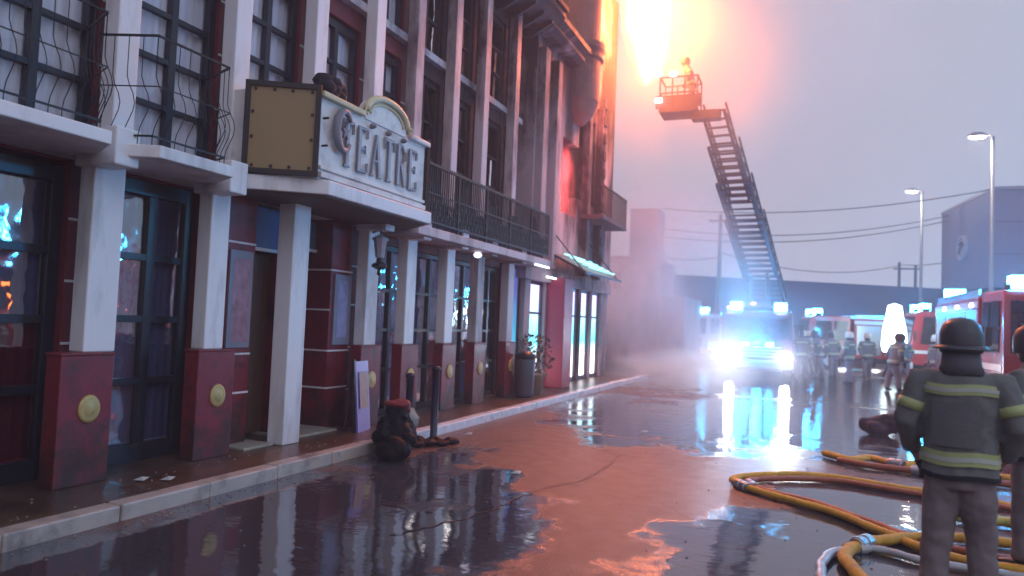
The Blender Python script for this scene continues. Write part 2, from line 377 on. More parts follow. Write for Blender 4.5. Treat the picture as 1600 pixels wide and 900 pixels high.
# floors
part(MB().box(-7.0, -6.0, -2.5, 14.85, 2.93, 3.05), 'floor_slab', WHITE)
part(MB().box(-7.0, -5.98, -2.5, 14.85, 5.98, 6.10), 'floor_slab', WHITE2)
def wall_low(y0, y1, z0=.12, z1=2.93, m=WALLR, x1=XW): part(MB().box(-6.4, x1, y0, y1, z0, z1), 'wall', m)
def ticks(y0, y1, x, zs, n='joint_strip'):
    for z in zs: part(MB().box(x, x+.014, y0, y1, z-.011, z+.011), n, WHITE)
# ground floor bays
bays = [(.38, 1.42), (1.78, 2.82)]
for a, b in bays: 
    window('door', a, b, .12, 2.86, 2, 4, XW-.10, A, gm=GLD, curtain=CURTB, ft=.10)
window('door', 3.27, 4.50, .12, 2.86, 2, 4, XW-.10, A, gm=GLD, ft=.11, mt=.075,
       curt_list=[(3.27, 4.5, .12, 1.45, CURTR), (3.27, 4.5, 1.47, 2.86, CURTB)])
window('door', 4.96, 5.98, .12, 2.90, 2, 4, XW-.10, A, gm=GLD, ft=.11, mt=.07, curtain=CURTB)
for a, b in ((-2.5, .38), (1.42, 1.78), (2.82, 3.27), (4.50, 4.96), (5.98, 6.34)): wall_low(a, b)
wall_low(-2.5, 6.34, 2.905, 2.925, x1=XW-.02)
ticks(4.505, 4.735, XW, [.75+.55*i for i in range(4)]); ticks(5.985, 6.30, XW, [.6, 1.23, 1.76, 2.28, 2.78])
FD = ((9.46, 10.50), (10.66, 11.86), (12.02, 13.16), (13.34, 14.16))      # doors stand behind the free columns
for a, b in FD:
    window('door', a, b, .12, 2.75, 2, 4, XW-.06, A, gm=GLD, ft=.06, mt=.05, curtain=CURTB if a > 10.6 else mat('violet_curtain', (.20, .20, .36), .9))
    part(MB().box(-6.4, XW, a, b, 2.76, 2.925), 'lintel', WALLR)
for a, b in ((8.74, 9.46), (10.50, 10.66), (11.86, 12.02), (13.16, 13.34), (14.16, 14.19)): wall_low(a, b)
ticks(8.745, 9.06, XW, [.6, 1.2, 1.8, 2.35]); ticks(10.505, 10.655, XW, [.9, 1.5, 2.0]); ticks(11.865, 12.015, XW, [.9, 1.5, 2.0])
# columns and pedestals
for i, yc in enumerate(LOW):
    wm = WHITE if yc < 12 else WHITE2
    ca, cb = COLY.get(yc, (yc-.12, yc+.17)); part(MB().box(-5.93, -5.75, ca, cb, 1.24, 3.05), 'column', wm, bevel=.012)
    pd = part(MB().box(-5.88, -5.70, yc-.25, yc+.25, .12, 1.215).box(-5.89, -5.694, yc-.258, yc+.258, 1.215, 1.24), 'pedestal', PEDR, bevel=.008)
    if yc > 2.5:
        k = MB().lathe([(.001, .012), (.045, .024), (.052, .014), (.078, .022), (.10, .016), (.108, 0)], (-5.70, yc+.03, .76), 22, 'x')
        k.v = [(q[0], q[1], .76+(q[2]-.76)*1.15) for q in k.v]; k.build('medallion', GOLD, pd, smooth=True)
    part(MB().box(-5.93, -5.44, (ca+cb)/2-.12-.10, (ca+cb)/2+.12-.10, 2.84, 3.17), 'corbel', wm, bevel=.015)
# free column at the pavement before the entrance
part(MB().box(-5.83, -5.60, 6.93, 7.23, .12, 2.95), 'column', WHITE, bevel=.012)
# entrance
part(MB().box(-6.6, -6.02, 6.34, 6.78, .12, 2.93), 'wall', PEDR)
po = part(MB().box(-6.02, -5.99, 6.37, 6.73, 1.23, 2.33), 'poster_case', mat('grey_case', (.22, .23, .30), .4), bevel=.005)
MB().add([(-5.986, 6.42, 1.30), (-5.986, 6.68, 1.30), (-5.986, 6.68, 2.24), (-5.986, 6.42, 2.24)], [(0,1,2,3)]).build('poster', mat('pink_poster', (.34, .17, .22), .35, var=.8, scale=7), po)
ticks(6.345, 6.775, -6.02, [.72, 1.16, 2.42])
part(MB().box(-6.42, -6.36, 6.80, 7.15, .16, 2.36).box(-6.42, -6.36, 7.16, 7.44, .16, 2.36), 'wooden_door', WOOD, bevel=.006)
part(MB().box(-6.6, -6.02, 7.44, 7.74, .12, 2.93), 'wall', PEDR); ticks(7.30+.145, 7.735, -6.02, [.72, 1.16, 1.71, 2.15])
part(MB().box(-6.62, -6.56, 7.74, 8.26, .16, 2.5), 'wooden_door', mat('dark_brown_wood', (.04, .018, .012), .5))
part(MB().box(-6.6, -6.02, 8.26, 8.73, .12, 2.93), 'wall', PEDR); ticks(8.26, 8.735, -6.02, [.66, 1.16, 2.25])
for z in (.66, 1.16, 1.71, 2.25): part(MB().box(-6.55, -6.02, 8.245, 8.262, z-.011, z+.011), 'joint_strip', WHITE)
po = part(MB().box(-6.02, -5.99, 8.33, 8.71, 1.24, 2.20), 'poster_case', MC['grey_case'], bevel=.005)
MB().add([(-5.986, 8.40, 1.34), (-5.986, 8.62, 1.34), (-5.986, 8.62, 2.12), (-5.986, 8.40, 2.12)], [(0,1,2,3)]).build('poster', mat('lilac_poster', (.30, .30, .5), .35, var=.5, scale=8), po)
part(MB().box(-6.3, -6.12, 6.80, 7.44, 2.40, 2.9), 'blue_fascia', BLUES)
part(MB().box(-6.12, -6.09, 6.80, 7.44, 2.37, 2.41), 'trim', WHITE)
part(MB().box(-6.5, -6.3, 7.74, 8.26, 2.52, 2.9), 'blue_fascia', mat('grey_blue_sign', (.12, .16, .24), .5, var=.5, scale=6))
part(MB().box(-6.3, -6.27, 7.74, 8.26, 2.48, 2.52), 'trim', WHITE)
part(MB().box(-6.56, -5.70, 6.42, 6.90, .12, .15), 'doorstep', STONE, bevel=.006)
part(MB().box(-6.56, -5.78, 7.36, 8.24, .12, .15), 'doorstep', STONE, bevel=.006)
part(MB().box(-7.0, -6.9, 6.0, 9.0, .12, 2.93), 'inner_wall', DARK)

# upper floor
for i, yc in enumerate(UP):
    wm = WHITE if yc < 9.5 else WHITE2
    part(MB().box(-5.99, -5.80, yc-.115, yc+.115, UPF, 8.2), 'column', wm, bevel=.012)
def wallu(y0, y1, z0, z1, m): part(MB().box(-6.4, XW, y0, y1, z0, z1), 'wall', m)
for i in range(len(UP)-1):
    a, b = UP[i]+.145, UP[i+1]-.145
    burnt = UP[i] > 9.5; wm = BURNT if burnt else WALLR
    wy0, wy1 = a+.14, b+.08
    wallu(a-.02, wy0, UPF, 8.2, wm)
    wallu(wy1, b+.21, UPF, 5.98, wm); wallu(wy0, wy1, 5.72, 5.98, wm)
    if not burnt:
        window('balcony_door', wy0, wy1, UPF, 5.7, 2, 5, XW-.08, A, curtain=CURT, ft=.085, mt=.055)
    else:
        window('broken_window', wy0, wy1, UPF, 5.7, 2, 4, XW-.08, A, fm=mat('charred_frame', (.02, .014, .016), .8, bump=.5), ft=.07, mt=.05, skip={(0, 2), (1, 1), (1, 3), (0, 0)} if i % 2 else {(0, 1), (1, 2), (0, 3)})
    # second floor
    wallu(wy1, b+.21, 6.10, 8.2, wm if UP[i] > 7 else WALLR)
    window('window', wy0, wy1, 6.12, 7.9, 2, 3, XW-.08, A, fm=FRAME if not burnt else MC['charred_frame'], ft=.07, mt=.05, curtain=None if burnt else CURT, skip={(0, 1), (1, 2)} if burnt else ())
    wallu(wy0, wy1, 7.9, 8.2, wm)
    if not burnt: ticks(wy1+.01, b+.2, XW, [3.25, 3.85, 4.45, 5.05])
# balconies: slab with cut corners + bellied railing
def balcony(y0, y1, xf=-5.2, ch=.14, wm=WHITE, straight=False, dense=False):
    xb = -6.0
    pts = [(xb, y0), (xf, y0+ch) if not straight else (xf, y0), (xf, y1-ch) if not straight else (xf, y1), (xb, y1)]
    pts = [(xb, y0), (-5.62, y0), (xf, y0+ch+.08), (xf, y1-ch-.08), (-5.62, y1), (xb, y1)] if not straight else pts
    bo = part(MB().prism(pts, 2.93, 3.04), 'balcony', wm, bevel=.01)
    r = MB(); path = [(-5.78, y0+.03), (xf-.09, y0+.20), (xf-.09, y1-.26), (-5.78, y1-.05)]
    if straight: path = [(xf, y0), (xf, y1)]
    def belly(t): return .11*math.sin(math.pi*min(1, max(0, t)/.62))**2 if not straight else 0
    for z, wd in ((3.12, .016), (3.55, .009), (4.0, .018)):
        q = [(p_[0]+belly((z-3.12)/.88), p_[1], z) for p_ in path]
        for s0, s1 in zip(q, q[1:]): r.bar(s0, s1, wd, wd)
    for s0, s1 in zip(path, path[1:]):
        Ln = math.dist(s0, s1); n = max(2, int(Ln/.105))
        for k in range(n+1):
            px_, py_ = s0[0]+(s1[0]-s0[0])*k/n, s0[1]+(s1[1]-s0[1])*k/n
            zs = [3.04, 3.12, 3.19, 3.26, 3.33, 3.40, 3.48, 3.56, 3.64, 3.72, 4.0] if not straight else [3.04, 4.0]
            pp = [(px_+belly((z-3.12)/.88 if z > 3.12 else 0), py_, z) for z in zs]
            for c0, c1 in zip(pp, pp[1:]): r.bar(c0, c1, .0055)
    r.build('railing', IRON, bo)
    return bo
for a, b in ((.3, 1.55), (1.7, 2.92), (3.05, 4.38), (4.42, 5.72)): balcony(a, b)
# long straight balcony over the far bays
bo = part(MB().box(-6.0, -5.32, 9.35, 15.2, 2.88, 3.02), 'balcony', WHITE2, bevel=.012)
for s in range(5):
    y0 = 9.62+s*1.12; y1 = y0+1.12; r = MB()
    r.bar((-5.4, y0, 3.12), (-5.4, y1, 3.12), .03); r.bar((-5.4, y0, 4.0), (-5.4, y1, 4.0), .045)
    r.bar((-5.4, y0, 3.02), (-5.4, y0, 4.02), .035); r.bar((-5.4, y0, 3.56), (-5.4, y1, 3.56), .02)
    for k in range(1, 17): r.bar((-5.4, y0+k*.07, 3.12), (-5.4, y0+k*.07, 4.0), .014)
    for k in range(8): r.bar((-5.4, y0+k*.14, 3.14), (-5.4, y0+k*.14+.14, 3.5), .012); r.bar((-5.4, y0+k*.14+.14, 3.14), (-5.4, y0+k*.14, 3.5), .012)
    r.build('railing', IRON, bo)
# sooty cloth and debris hanging behind that railing
g = MB(); n = 60; vs = []
for i in range(n+1):
    yy = 9.7+5.4*i/n; zz = 3.06+.55+.22*math.sin(i*.5)+.1*math.sin(i*1.7)
    vs += [(-5.47+.02*math.sin(i*2.1), yy, 3.06), (-5.47+.03*math.sin(i*1.3), yy, zz)]
g.add(vs, [(2*i, 2*i+2, 2*i+3, 2*i+1) for i in range(n)]); part(g, 'scorched_netting', mat('dark_netting', (.03, .028, .045), .9, bump=.5))
# eaves
EAV = mat('burnt_eave', (.045, .03, .035), .7, var=.4, dirt=(.015, .01, .012))
e = MB(); e.prism_xz([(-6.4, 8.2), (-5.75, 8.2), (-5.55, 8.27), (-5.35, 8.42), (-5.22, 8.46), (-5.22, 8.56), (-6.4, 8.62)], -2.5, 15.3); part(e, 'eave', EAV)
e = MB(); e.prism_xz([(-12, 10.2), (-12, 10.05), (-5.15, 8.57), (-5.15, 8.68)], -2.5, 15.3); part(e, 'roof', mat('roof_tiles', (.09, .04, .03), .8, bump=.8, bscale=9))
for k in range(24):
    yy = 3+k*.52; part(MB().prism_xz([(-6.1, 8.0), (-5.9, 8.0), (-5.42, 8.25), (-5.42, 8.31), (-6.1, 8.2)], yy, yy+.09), 'rafter_end', EAV)
part(MB().box(-12.2, -6.4, -2.7, -2.5, 0, 9).box(-6.4, -6.1, -2.5, -2.45, 0, 8.2), 'side_wall', WALLR)

# hanging burnt strips/pipes on the scorched bays
for k in range(26):
    yy = rnd.uniform(10.1, 14.0); z0 = rnd.uniform(4.0, 7.2); L = rnd.uniform(.2, .9)
    part(MB().tube([(-6.03, yy, z0), (-6.0, yy+rnd.uniform(-.05, .05), z0-L*.5), (-6.02+rnd.uniform(0, .1), yy+rnd.uniform(-.12, .12), z0-L)], .012, 5), 'burnt_strip', BURNT)

# ------------------------------------------------------------------ marquee
MQ = thing('marquee_sign', 'white theatre marquee box sign lettered TEATRE with ochre side panel above the entrance', 'sign', (-5.4, 7.5, 2.93))
x0 = -6.0; plan = [(-6.0, 5.95), (-5.62, 6.0), (-4.86, 6.55), (-4.86, 8.86), (-5.55, 9.45), (-6.0, 9.45)]
MB().prism(plan, 2.94, 3.10).build('canopy_slab', WHITE, MQ, world=True, bevel=.012)
MB().prism([(-6.0, 6.02), (-5.62, 6.07), (-4.92, 6.57), (-4.92, 8.82), (-5.58, 9.38), (-6.0, 9.38)], 2.925, 2.938).build('soffit', mat('soffit_brown', (.10, .075, .07), .7), MQ, world=True)
CA, CB = Vector((-5.62, 6.06)), Vector((-4.93, 6.44)); CC, CD = Vector((-4.93, 8.77)), Vector((-5.55, 9.3))
body = [(-5.62, 6.06+.02), (-4.95, 6.46), (-4.95, 8.75), (-5.55, 9.28), (-5.98, 9.28), (-5.98, 6.08)]
MB().prism(body, 3.10, 4.02).build('sign_box', SIGNW, MQ, world=True)
def side_panel(P, Q, name):
    d = (Q-P).normalized(); nrm = Vector((-d.y, d.x)) if (Vector((-d.y, d.x)).dot(P - Vector((-5.4, 7.6))) > 0) else Vector((d.y, -d.x))
    P = P+nrm*.012; Q = Q+nrm*.012; L = (Q-P).length
    def T(s, z, o): v = P+d*s+nrm*o; return (v.x, v.y, z)
    def slab(s0, s1, z0, z1, o0, o1):
        m = MB(); vs = [T(s0, z0, o0), T(s1, z0, o0), T(s1, z0, o1), T(s0, z0, o1), T(s0, z1, o0), T(s1, z1, o0), T(s1, z1, o1), T(s0, z1, o1)]
        return m.add(vs, [(0,3,2,1),(4,5,6,7),(0,1,5,4),(1,2,6,5),(2,3,7,6),(3,0,4,7)])
    pn = slab(.03, L-.03, 3.14, 4.05, 0, .02).build(name, GOLDP, MQ, world=True)
    f = MB(); ff = .055
    for a in (slab(0, L, 3.11, 3.11+ff, 0, .045), slab(0, L, 4.10-ff, 4.10, 0, .045), slab(0, ff, 3.11+ff, 4.10-ff, 0, .045), slab(L-ff, L, 3.11+ff, 4.10-ff, 0, .045)): f.add(a.v, a.f)
    f.build('panel_frame', mat('dark_brown_frame', (.022, .012, .014), .5), pn)
    for s, z in [(L*q, 4.015) for q in (.13, .38, .62, .88)] + [(L*q, 3.195) for q in (.13, .38, .62, .88)] + [(L-.085, 3.50), (L-.085, 3.77), (.085, 3.50), (.085, 3.77)]:
        slab(s-.014, s+.014, z-.014, z+.014, .02, .034).build('bolt', MC['dark_brown_frame'], pn)
    return pn
side_panel(CA, CB, 'side_panel'); side_panel(CC, CD, 'side_panel')
XF = -4.93
# stepped mouldings along the front
MB().box(-4.95, XF+.03, 6.46, 8.76, 3.12, 3.18).box(-4.95, XF+.015, 6.46, 8.76, 3.21, 3.25).build('base_moulding', SIGNW, MQ, world=True, bevel=.006)
MB().box(-5.05, XF+.05, 6.42, 7.22, 3.985, 4.05).build('cornice', CREAM, MQ, world=True, bevel=.015)
MB().box(-5.05, XF+.05, 8.30, 8.80, 3.985, 4.05).build('cornice', SIGNW, MQ, world=True, bevel=.015)
# arched pediment
arc = [(7.74+.47*math.cos(math.pi-k*math.pi/16), 4.08+.23*math.sin(k*math.pi/16)) for k in range(17)]
MB().prism_yz([(7.27, 3.98)]+arc+[(8.21, 3.98)], -5.03, XF).build('pediment', SIGNW, MQ, world=True)
g = MB(); g.tube([(XF+.015, a, b) for a, b in arc], .042, 8); g.tube([(XF+.005, 7.74+(a-7.74)*.8, 4.08+(b-4.10)*.76) for a, b in arc], .018, 6)
g.build('pediment_moulding', CREAM, MQ, world=True, smooth=True)
def scroll(yc, zc, s):
    return MB().tube([(XF+.03, yc+s*math.cos(a)*(1-a/9), zc+s*math.sin(a)*(1-a/9)) for a in [k*.4 for k in range(18)]], .014, 6)
for yy in (7.27, 8.27): scroll(yy, 4.06, .06).build('scroll_ornament', CREAM, MQ, world=True, smooth=True)
# serif letters built from strokes, coordinates in a unit box
LET = {'T': [((.0, 1), (1, 1), .15), ((.5, 0), (.5, 1), .24), ((.25, .0), (.75, .0), .07), ((.03, 1), (.03, .76), .08), ((.97, 1), (.97, .76), .08)],
       'E': [((.2, 0), (.2, 1), .24), ((.05, 1), (.9, 1), .11), ((.05, 0), (.92, 0), .11), ((.2, .52), (.7, .52), .09), ((.9, 1), (.9, .8), .07), ((.92, 0), (.92, .22), .07), ((.7, .42), (.7, .62), .06)],
       'A': [((.12, 0), (.5, 1), .12), ((.88, 0), (.5, 1), .22), ((.27, .36), (.72, .36), .08), ((-.02, 0), (.28, 0), .07), ((.68, 0), (1.04, 0), .07)],
       'R': [((.2, 0), (.2, 1), .24), ((.05, 1), (.6, 1), .1), ((.6, 1), (.85, .87), .14), ((.85, .87), (.85, .64), .18), ((.85, .64), (.6, .52), .14), ((.2, .52), (.6, .52), .1), ((.5, .52), (.92, 0), .2), ((.05, 0), (.4, 0), .07), ((.8, 0), (1.05, 0), .07)]}
for ch, yc in zip('TEATRE', (6.93, 7.235, 7.53, 7.82, 8.11, 8.40)):
    W_, H_, zb = .225, .50, 3.34
    for nm, m_, grow, dep in (('letter', SIGND, .016, .012), (None, SIGNI, -.014, .018)):
        g = MB()
        for i, (a, b, t) in enumerate(LET[ch]):
            pa = (XF+dep/2+i*.0006, yc-W_/2+a[0]*W_, zb+a[1]*H_); pb = (XF+dep/2+i*.0006, yc-W_/2+b[0]*W_, zb+b[1]*H_)
            g.bar(pa, pb, dep, max(.012, t*W_+grow), up=(0, .001, 1) if abs(a[1]-b[1]) < .3 else (0, 1, 0))
        if nm: lo = g.build('letter', m_, MQ, world=True)
        else: g.build('letter_face', m_, lo)
# crescent and star emblem in front of the first letter
g = MB(); pts = []
for k in range(26):
    a = R(35)+k*R(290)/25; pts.append((a, .03+.03*math.sin(math.pi*k/25)))
g.tube([(XF+.05, 6.80+.14*math.cos(a), 3.70+.22*math.sin(a)) for a, t in pts], [t*.8 for a, t in pts], 8)
em = g.build('crescent_emblem', SIGND, MQ, world=True, smooth=True)
st = [(6.83+(.07 if k % 2 == 0 else .03)*math.sin(k*math.pi/5), 3.70+(.10 if k % 2 == 0 else .04)*math.cos(k*math.pi/5)) for k in range(10)]
MB().prism_yz(st, XF+.03, XF+.06).build('star', SIGND, em)
for yy in (7.4, 7.75, 8.12):
    g = MB().lathe([(.03, 0), (.035, .03), (.018, .07), (.001, .075)], (XF, yy, 3.915), 12, 'x'); g.build('stud', SIGND, MQ, world=True, smooth=True)
for z in (3.45, 3.75): MB().box(XF, XF+.07, 6.47, 6.49, z, z+.02).build('bracket', IRON, MQ, world=True)
# dark scrap (fallen cloth) on top of the marquee
g = MB()
for k in range(16): g.ball((-5.35+rnd.uniform(-.15, .15), 7.05+rnd.uniform(-.25, .3), 4.10+rnd.uniform(0, .30)), rnd.uniform(.08, .14), 8, (1, 1.1, .8))
o = tag(g.build('burnt_debris', mat('charred_debris', (.012, .01, .016), .95, bump=1, bscale=14), smooth=True), 'black charred debris heaped on top of the marquee sign', 'debris')

# lantern
LN = thing('wall_lantern', 'white and black wall lantern hanging from the column beside the entrance', 'lantern', (-5.55, 8.7, 2.2))
MB().tube([(-.2, .1, .62), (-.05, .05, .66), (0, 0, .62), (0, 0, .55)], .012, 6).build('bracket', IRON, LN)
MB().lathe([(.001, .60), (.03, .57), (.11, .53), (.115, .50), (.10, .50)], n=8).build('cap', mat('lantern_white', (.5, .5, .56), .4), LN)
MB().lathe([(.095, .50), (.06, .26), (.03, .25)], n=8).build('glass_body', mat('lantern_glass', (.45, .45, .55), .15, var=.3), LN)
MB().lathe([(.04, .25), (.045, .2), (.10, .17), (.11, .13), (.02, .09), (.03, .03), (.001, 0)], n=12).build('base', IRON, LN)

# A-board
AB = thing('pavement_board', 'purple advertising board with tan picture leaning beside the red column', 'board', (-5.52, 8.45, .12), R(12))
g = MB(); g.add([(-.02, -.22, 0), (.02, -.22, 0), (.02, .22, 0), (-.02, .22, 0), (-.10, -.22, .92), (-.06, -.22, .92), (-.06, .22, .92), (-.10, .22, .92)], [(0,3,2,1),(4,5,6,7),(0,1,5,4),(1,2,6,5),(2,3,7,6),(3,0,4,7)])
g.build('board', mat('purple_board', (.20, .13, .42), .4, var=.3, scale=5), AB)
MB().add([(.0065+.002, -.15, .30), (.0065+.002, .15, .30), (-.0355+.002, .15, .78), (-.0355+.002, -.15, .78)], [(0,1,2,3)]).build('picture', mat('tan_print', (.30, .16, .14), .5, var=.6, scale=9), AB)
MB().bar((-.02, -.24, 0), (-.08, -.24, .95), .03).bar((-.16, -.22, 0), (-.09, -.22, .9), .03).build('stand_leg', IRON, AB)

# ------------------------------------------------------------------ tower building beyond
B = thing('corner_building', 'pale scorched corner building with round turret and burning roof beyond the theatre', 'building', (-6, 18.5, 0))
def pb(mb, name, m, **k): return mb.build(name, m, B, world=True, **k)
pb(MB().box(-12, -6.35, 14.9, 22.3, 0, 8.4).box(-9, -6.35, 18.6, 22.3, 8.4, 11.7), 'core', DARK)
pb(MB().box(-6.34, -5.85, 15.3, 16.9, 2.95, 8.2), 'wall', PALEB, bevel=.02)
pb(MB().box(-6.34, -5.85, 18.6, 20.2, 2.95, 5.0).box(-6.34, -5.85, 16.9, 17.3, 2.95, 8.2).box(-6.34, -5.85, 17.3, 18.6, 2.95, 4.45).box(-6.34, -5.85, 17.3, 18.6, 6.35, 8.2).box(-6.34, -5.85, 18.7, 20.2, 7.4, 8.2), 'wall', PALEB)
pb(MB().box(-6.34, -5.85, 20.2, 22.3, 2.95, 11.8), 'wall', PALEB, bevel=.02)
pb(MB().box(-6.34, -5.85, 18.6, 20.2, 8.2, 11.8), 'wall', PALEB, bevel=.02)
for yy in (15.35, 16.25, 19.0, 20.3): pb(MB().box(-5.86, -5.66, yy, yy+.30, 2.95, 7.9), 'pilaster', PALEB, bevel=.02)
for i in range(10):
    zz = 3.4+i*.5; pb(MB().box(-5.67, -5.62, 20.33, 20.57, zz, zz+.28), 'quoin', PALEB, bevel=.02)
# window with fire inside
FIRER = emis('ember_glow', (1, .10, .12), 3.0)
f = MB().box(-6.2, -6.1, 17.3, 17.38, 4.45, 6.35).box(-6.2, -6.1, 18.52, 18.6, 4.45, 6.35).box(-6.2, -6.1, 17.91, 17.99, 4.45, 6.35).box(-6.195, -6.105, 17.38, 18.52, 5.4, 5.48).box(-6.195, -6.105, 17.38, 18.52, 6.27, 6.35)
pb(f, 'window_frame', MC['charred_frame'])
def flame_mb(cx, cy_, cz, wy, h, seed, n=9, wx=.12):
    r_ = random.Random(seed); g = MB()
    for k in range(n):
        yy = cy_+r_.uniform(-wy, wy); hh = h*r_.uniform(.45, 1); b = r_.uniform(.10, .22)
        path = [(cx+r_.uniform(-wx, wx), yy+.5*b*math.sin(q*2+k), cz+hh*q/5) for q in range(6)]
        g.tube(path, [b*.7, b, b*.85, b*.6, b*.35, .01], 8)
    return g
pl = bpy.data.lights.new('fire_window_light', 'POINT'); pl.energy = 60; pl.color = (1, .18, .15); pl.shadow_soft_size = .3
po = bpy.data.objects.new('fire_window_light', pl); col.objects.link(po); po.location = (-5.45, 17.9, 5.3); po.parent = None
# balcony stub, second window
pb(MB().box(-5.85, -5.2, 18.95, 21.6, 4.5, 4.62), 'balcony', mat('dark_slab', (.08, .05, .06), .7), bevel=.01)
g = MB(); g.bar((-5.22, 18.95, 5.4), (-5.22, 21.6, 5.4), .035)
for k in range(34): g.bar((-5.22, 18.95+k*.08, 4.62), (-5.22, 18.95+k*.08, 5.4), .013)
pb(g, 'railing', IRON)
# cornice + round turret
g = MB(); g.prism_xz([(-6.3, 8.2), (-5.6, 8.2), (-5.45, 8.3), (-5.45, 8.38), (-5.3, 8.48), (-5.3, 8.6), (-6.3, 8.6)], 15.2, 17.6); pb(g, 'cornice', PALEB)
TW = mat('turret_render', (.20, .10, .09), .8, var=.3, dirt=(.07, .04, .04), dscale=1, bump=.3)
pb(MB().lathe([(.2, 6.9), (.42, 7.15), (.56, 7.5), (.58, 8.55), (.66, 8.6), (.66, 8.70), (.59, 8.73), (.68, 8.84), (.70, 8.98), (.60, 9.02), (.56, 9.06), (.56, 10.6), (.64, 10.65), (.66, 10.8), (.58, 10.86), (.56, 12.2)], (-5.85, 18.35, 0), 32), 'turret', TW, smooth=False)
pb(MB().lathe([(.75, 12.2), (.6, 12.7), (.3, 13.3), (.03, 13.8)], (-5.85, 18.35, 0), 24), 'turret_roof', mat('turret_slate', (.05, .04, .05), .7), smooth=True)
# ground floor of B : red column, lit shop front
STORE = mat('shopfront_frame', (.05, .04, .06), .4)
pb(MB().box(-6.34, -5.8, 14.95, 22.3, 2.62, 2.95), 'fascia', PALEB)
pb(MB().box(-6.0, -5.45, 16.65, 17.35, .12, 2.75), 'red_column', mat('rose_red_paint', (.38, .035, .07), .5, var=.15), bevel=.02)
def lit(name, c_lo, c_mid, c_hi, s):
    m = bpy.data.materials.new(name); m.use_nodes = True; t = m.node_tree; n = t.nodes; l = t.links.new; b = n['Principled BSDF']
    g = n.new('ShaderNodeNewGeometry'); sp = n.new('ShaderNodeSeparateXYZ'); l(g.outputs['Position'], sp.inputs[0])
    mr_ = n.new('ShaderNodeMapRange'); mr_.inputs['From Min'].default_value = .1; mr_.inputs['From Max'].default_value = 2.8
    no = n.new('ShaderNodeTexNoise'); no.inputs['Scale'].default_value = 3; no.inputs['Detail'].default_value = 4
    ma = n.new('ShaderNodeMath'); ma.operation = 'MULTIPLY_ADD'; ma.inputs[1].default_value = .9; l(no.outputs[0], ma.inputs[0]); l(sp.outputs[2], ma.inputs[2]); l(ma.outputs[0], mr_.inputs[0])
    cr = n.new('ShaderNodeValToRGB'); cr.color_ramp.elements[0].color = list(c_lo)+[1]; cr.color_ramp.elements[1].color = list(c_hi)+[1]
    q = cr.color_ramp.elements.new(.55); q.color = list(c_mid)+[1]; q = cr.color_ramp.elements.new(.42); q.color = list(c_lo)+[1]
    l(mr_.outputs[0], cr.inputs[0]); l(cr.outputs[0], b.inputs['Emission Color']); b.inputs['Emission Strength'].default_value = s
    b.inputs['Base Color'].default_value = (.05, .05, .06, 1); b.inputs['Roughness'].default_value = .1
    return m
LIT1 = lit('lit_shop_glass', (1, .92, .98), (.1, .75, .9), (.5, .45, .85), 2.6)
LIT2 = lit('lit_cyan_glass', (.15, .8, .85), (.08, .55, .9), (.10, .12, .45), .9)
for a, b in ((15.55, 16.55), (17.5, 18.5), (18.62, 19.4), (19.52, 20.5), (20.62, 21.6)):
    o = pb(MB().box(-6.08, -5.98, a, a+.06, .12, 2.62).box(-6.08, -5.98, b-.06, b, .12, 2.62).box(-6.075, -5.985, a+.06, b-.06, 2.54, 2.62).box(-6.075, -5.985, a+.06, b-.06, .12, .22).box(-6.075, -5.985, a+.06, b-.06, 1.85, 1.90), 'shop_window', STORE)
    MB().box(-6.06, -6.04, a+.06, b-.06, .22, 1.85).build('lit_pane', LIT1, o); MB().box(-6.06, -6.04, a+.06, b-.06, 1.9, 2.54).build('lit_pane', LIT1, o)
for a, b in ((16.55, 17.5), (18.5, 18.62), (19.4, 19.52), (20.5, 20.62), (21.6, 22.3), (15.2, 15.55)): pb(MB().box(-6.34, -5.9, a, b, .12, 2.62), 'pier', PALEB)
# cyan lit window of the last theatre bay, with shutter slats
o = part(MB().box(-6.08, -6.0, 14.2, 14.26, .9, 2.8).box(-6.08, -6.0, 15.1, 15.16, .9, 2.8).box(-6.07, -6.01, 14.26, 15.1, .9, .96), 'lit_window', FRAME)
MB().box(-6.06, -6.04, 14.26, 15.1, .96, 2.8).build('lit_pane', LIT2, o)
for k in range(9): part(MB().box(-6.03, -5.98, 16.57, 16.64, 1.2+k*.15, 1.29+k*.15), 'shutter_slat', FRAME)
LEDW = emis('white_led', (.85, .95, 1), 3.5)
MB().box(-5.36, -5.33, 14.3, 15.15, 2.845, 2.875).build('led_strip', LEDW, A, world=True)
MB().lathe([(.001, 0), (.06, .02), (.08, .06), (.05, .1)], (-5.55, 11.9, 2.76), 12).build('ceiling_lamp', emis('soft_lamp', (.8, .75, 1), 2), A, world=True)
MB().box(-5.7, -5.67, 16.0, 17.6, 2.70, 2.74).build('led_strip', LEDW, B, world=True)
# shop canopy with lit cyan-white slats
CN = thing('shop_canopy', 'small glass canopy with glowing cyan slats over the shop door', 'canopy', (-5.6, 18.3, 2.8))
MB().prism_xz([(-5.8, 3.30), (-5.8, 3.36), (-4.88, 2.90), (-4.88, 2.84)], 16.4, 19.9).build('canopy_plate', mat('canopy_plate', (.05, .05, .08), .3), CN, world=True)
for k in range(5):
    t = k/5; xx = -5.72+.8*t; zz = 3.35-.40*t
    MB().box(xx, xx+.05, 17.3, 19.7, zz+.01, zz+.05).build('lit_slat', emis('cyan_slat', (.25, .85, .9), 1.3), CN, world=True)
for yy in (16.5, 19.8): MB().tube([(-5.8, yy, 3.9), (-4.95, yy, 2.9)], .015, 6).build('tie_rod', IRON, CN, world=True)

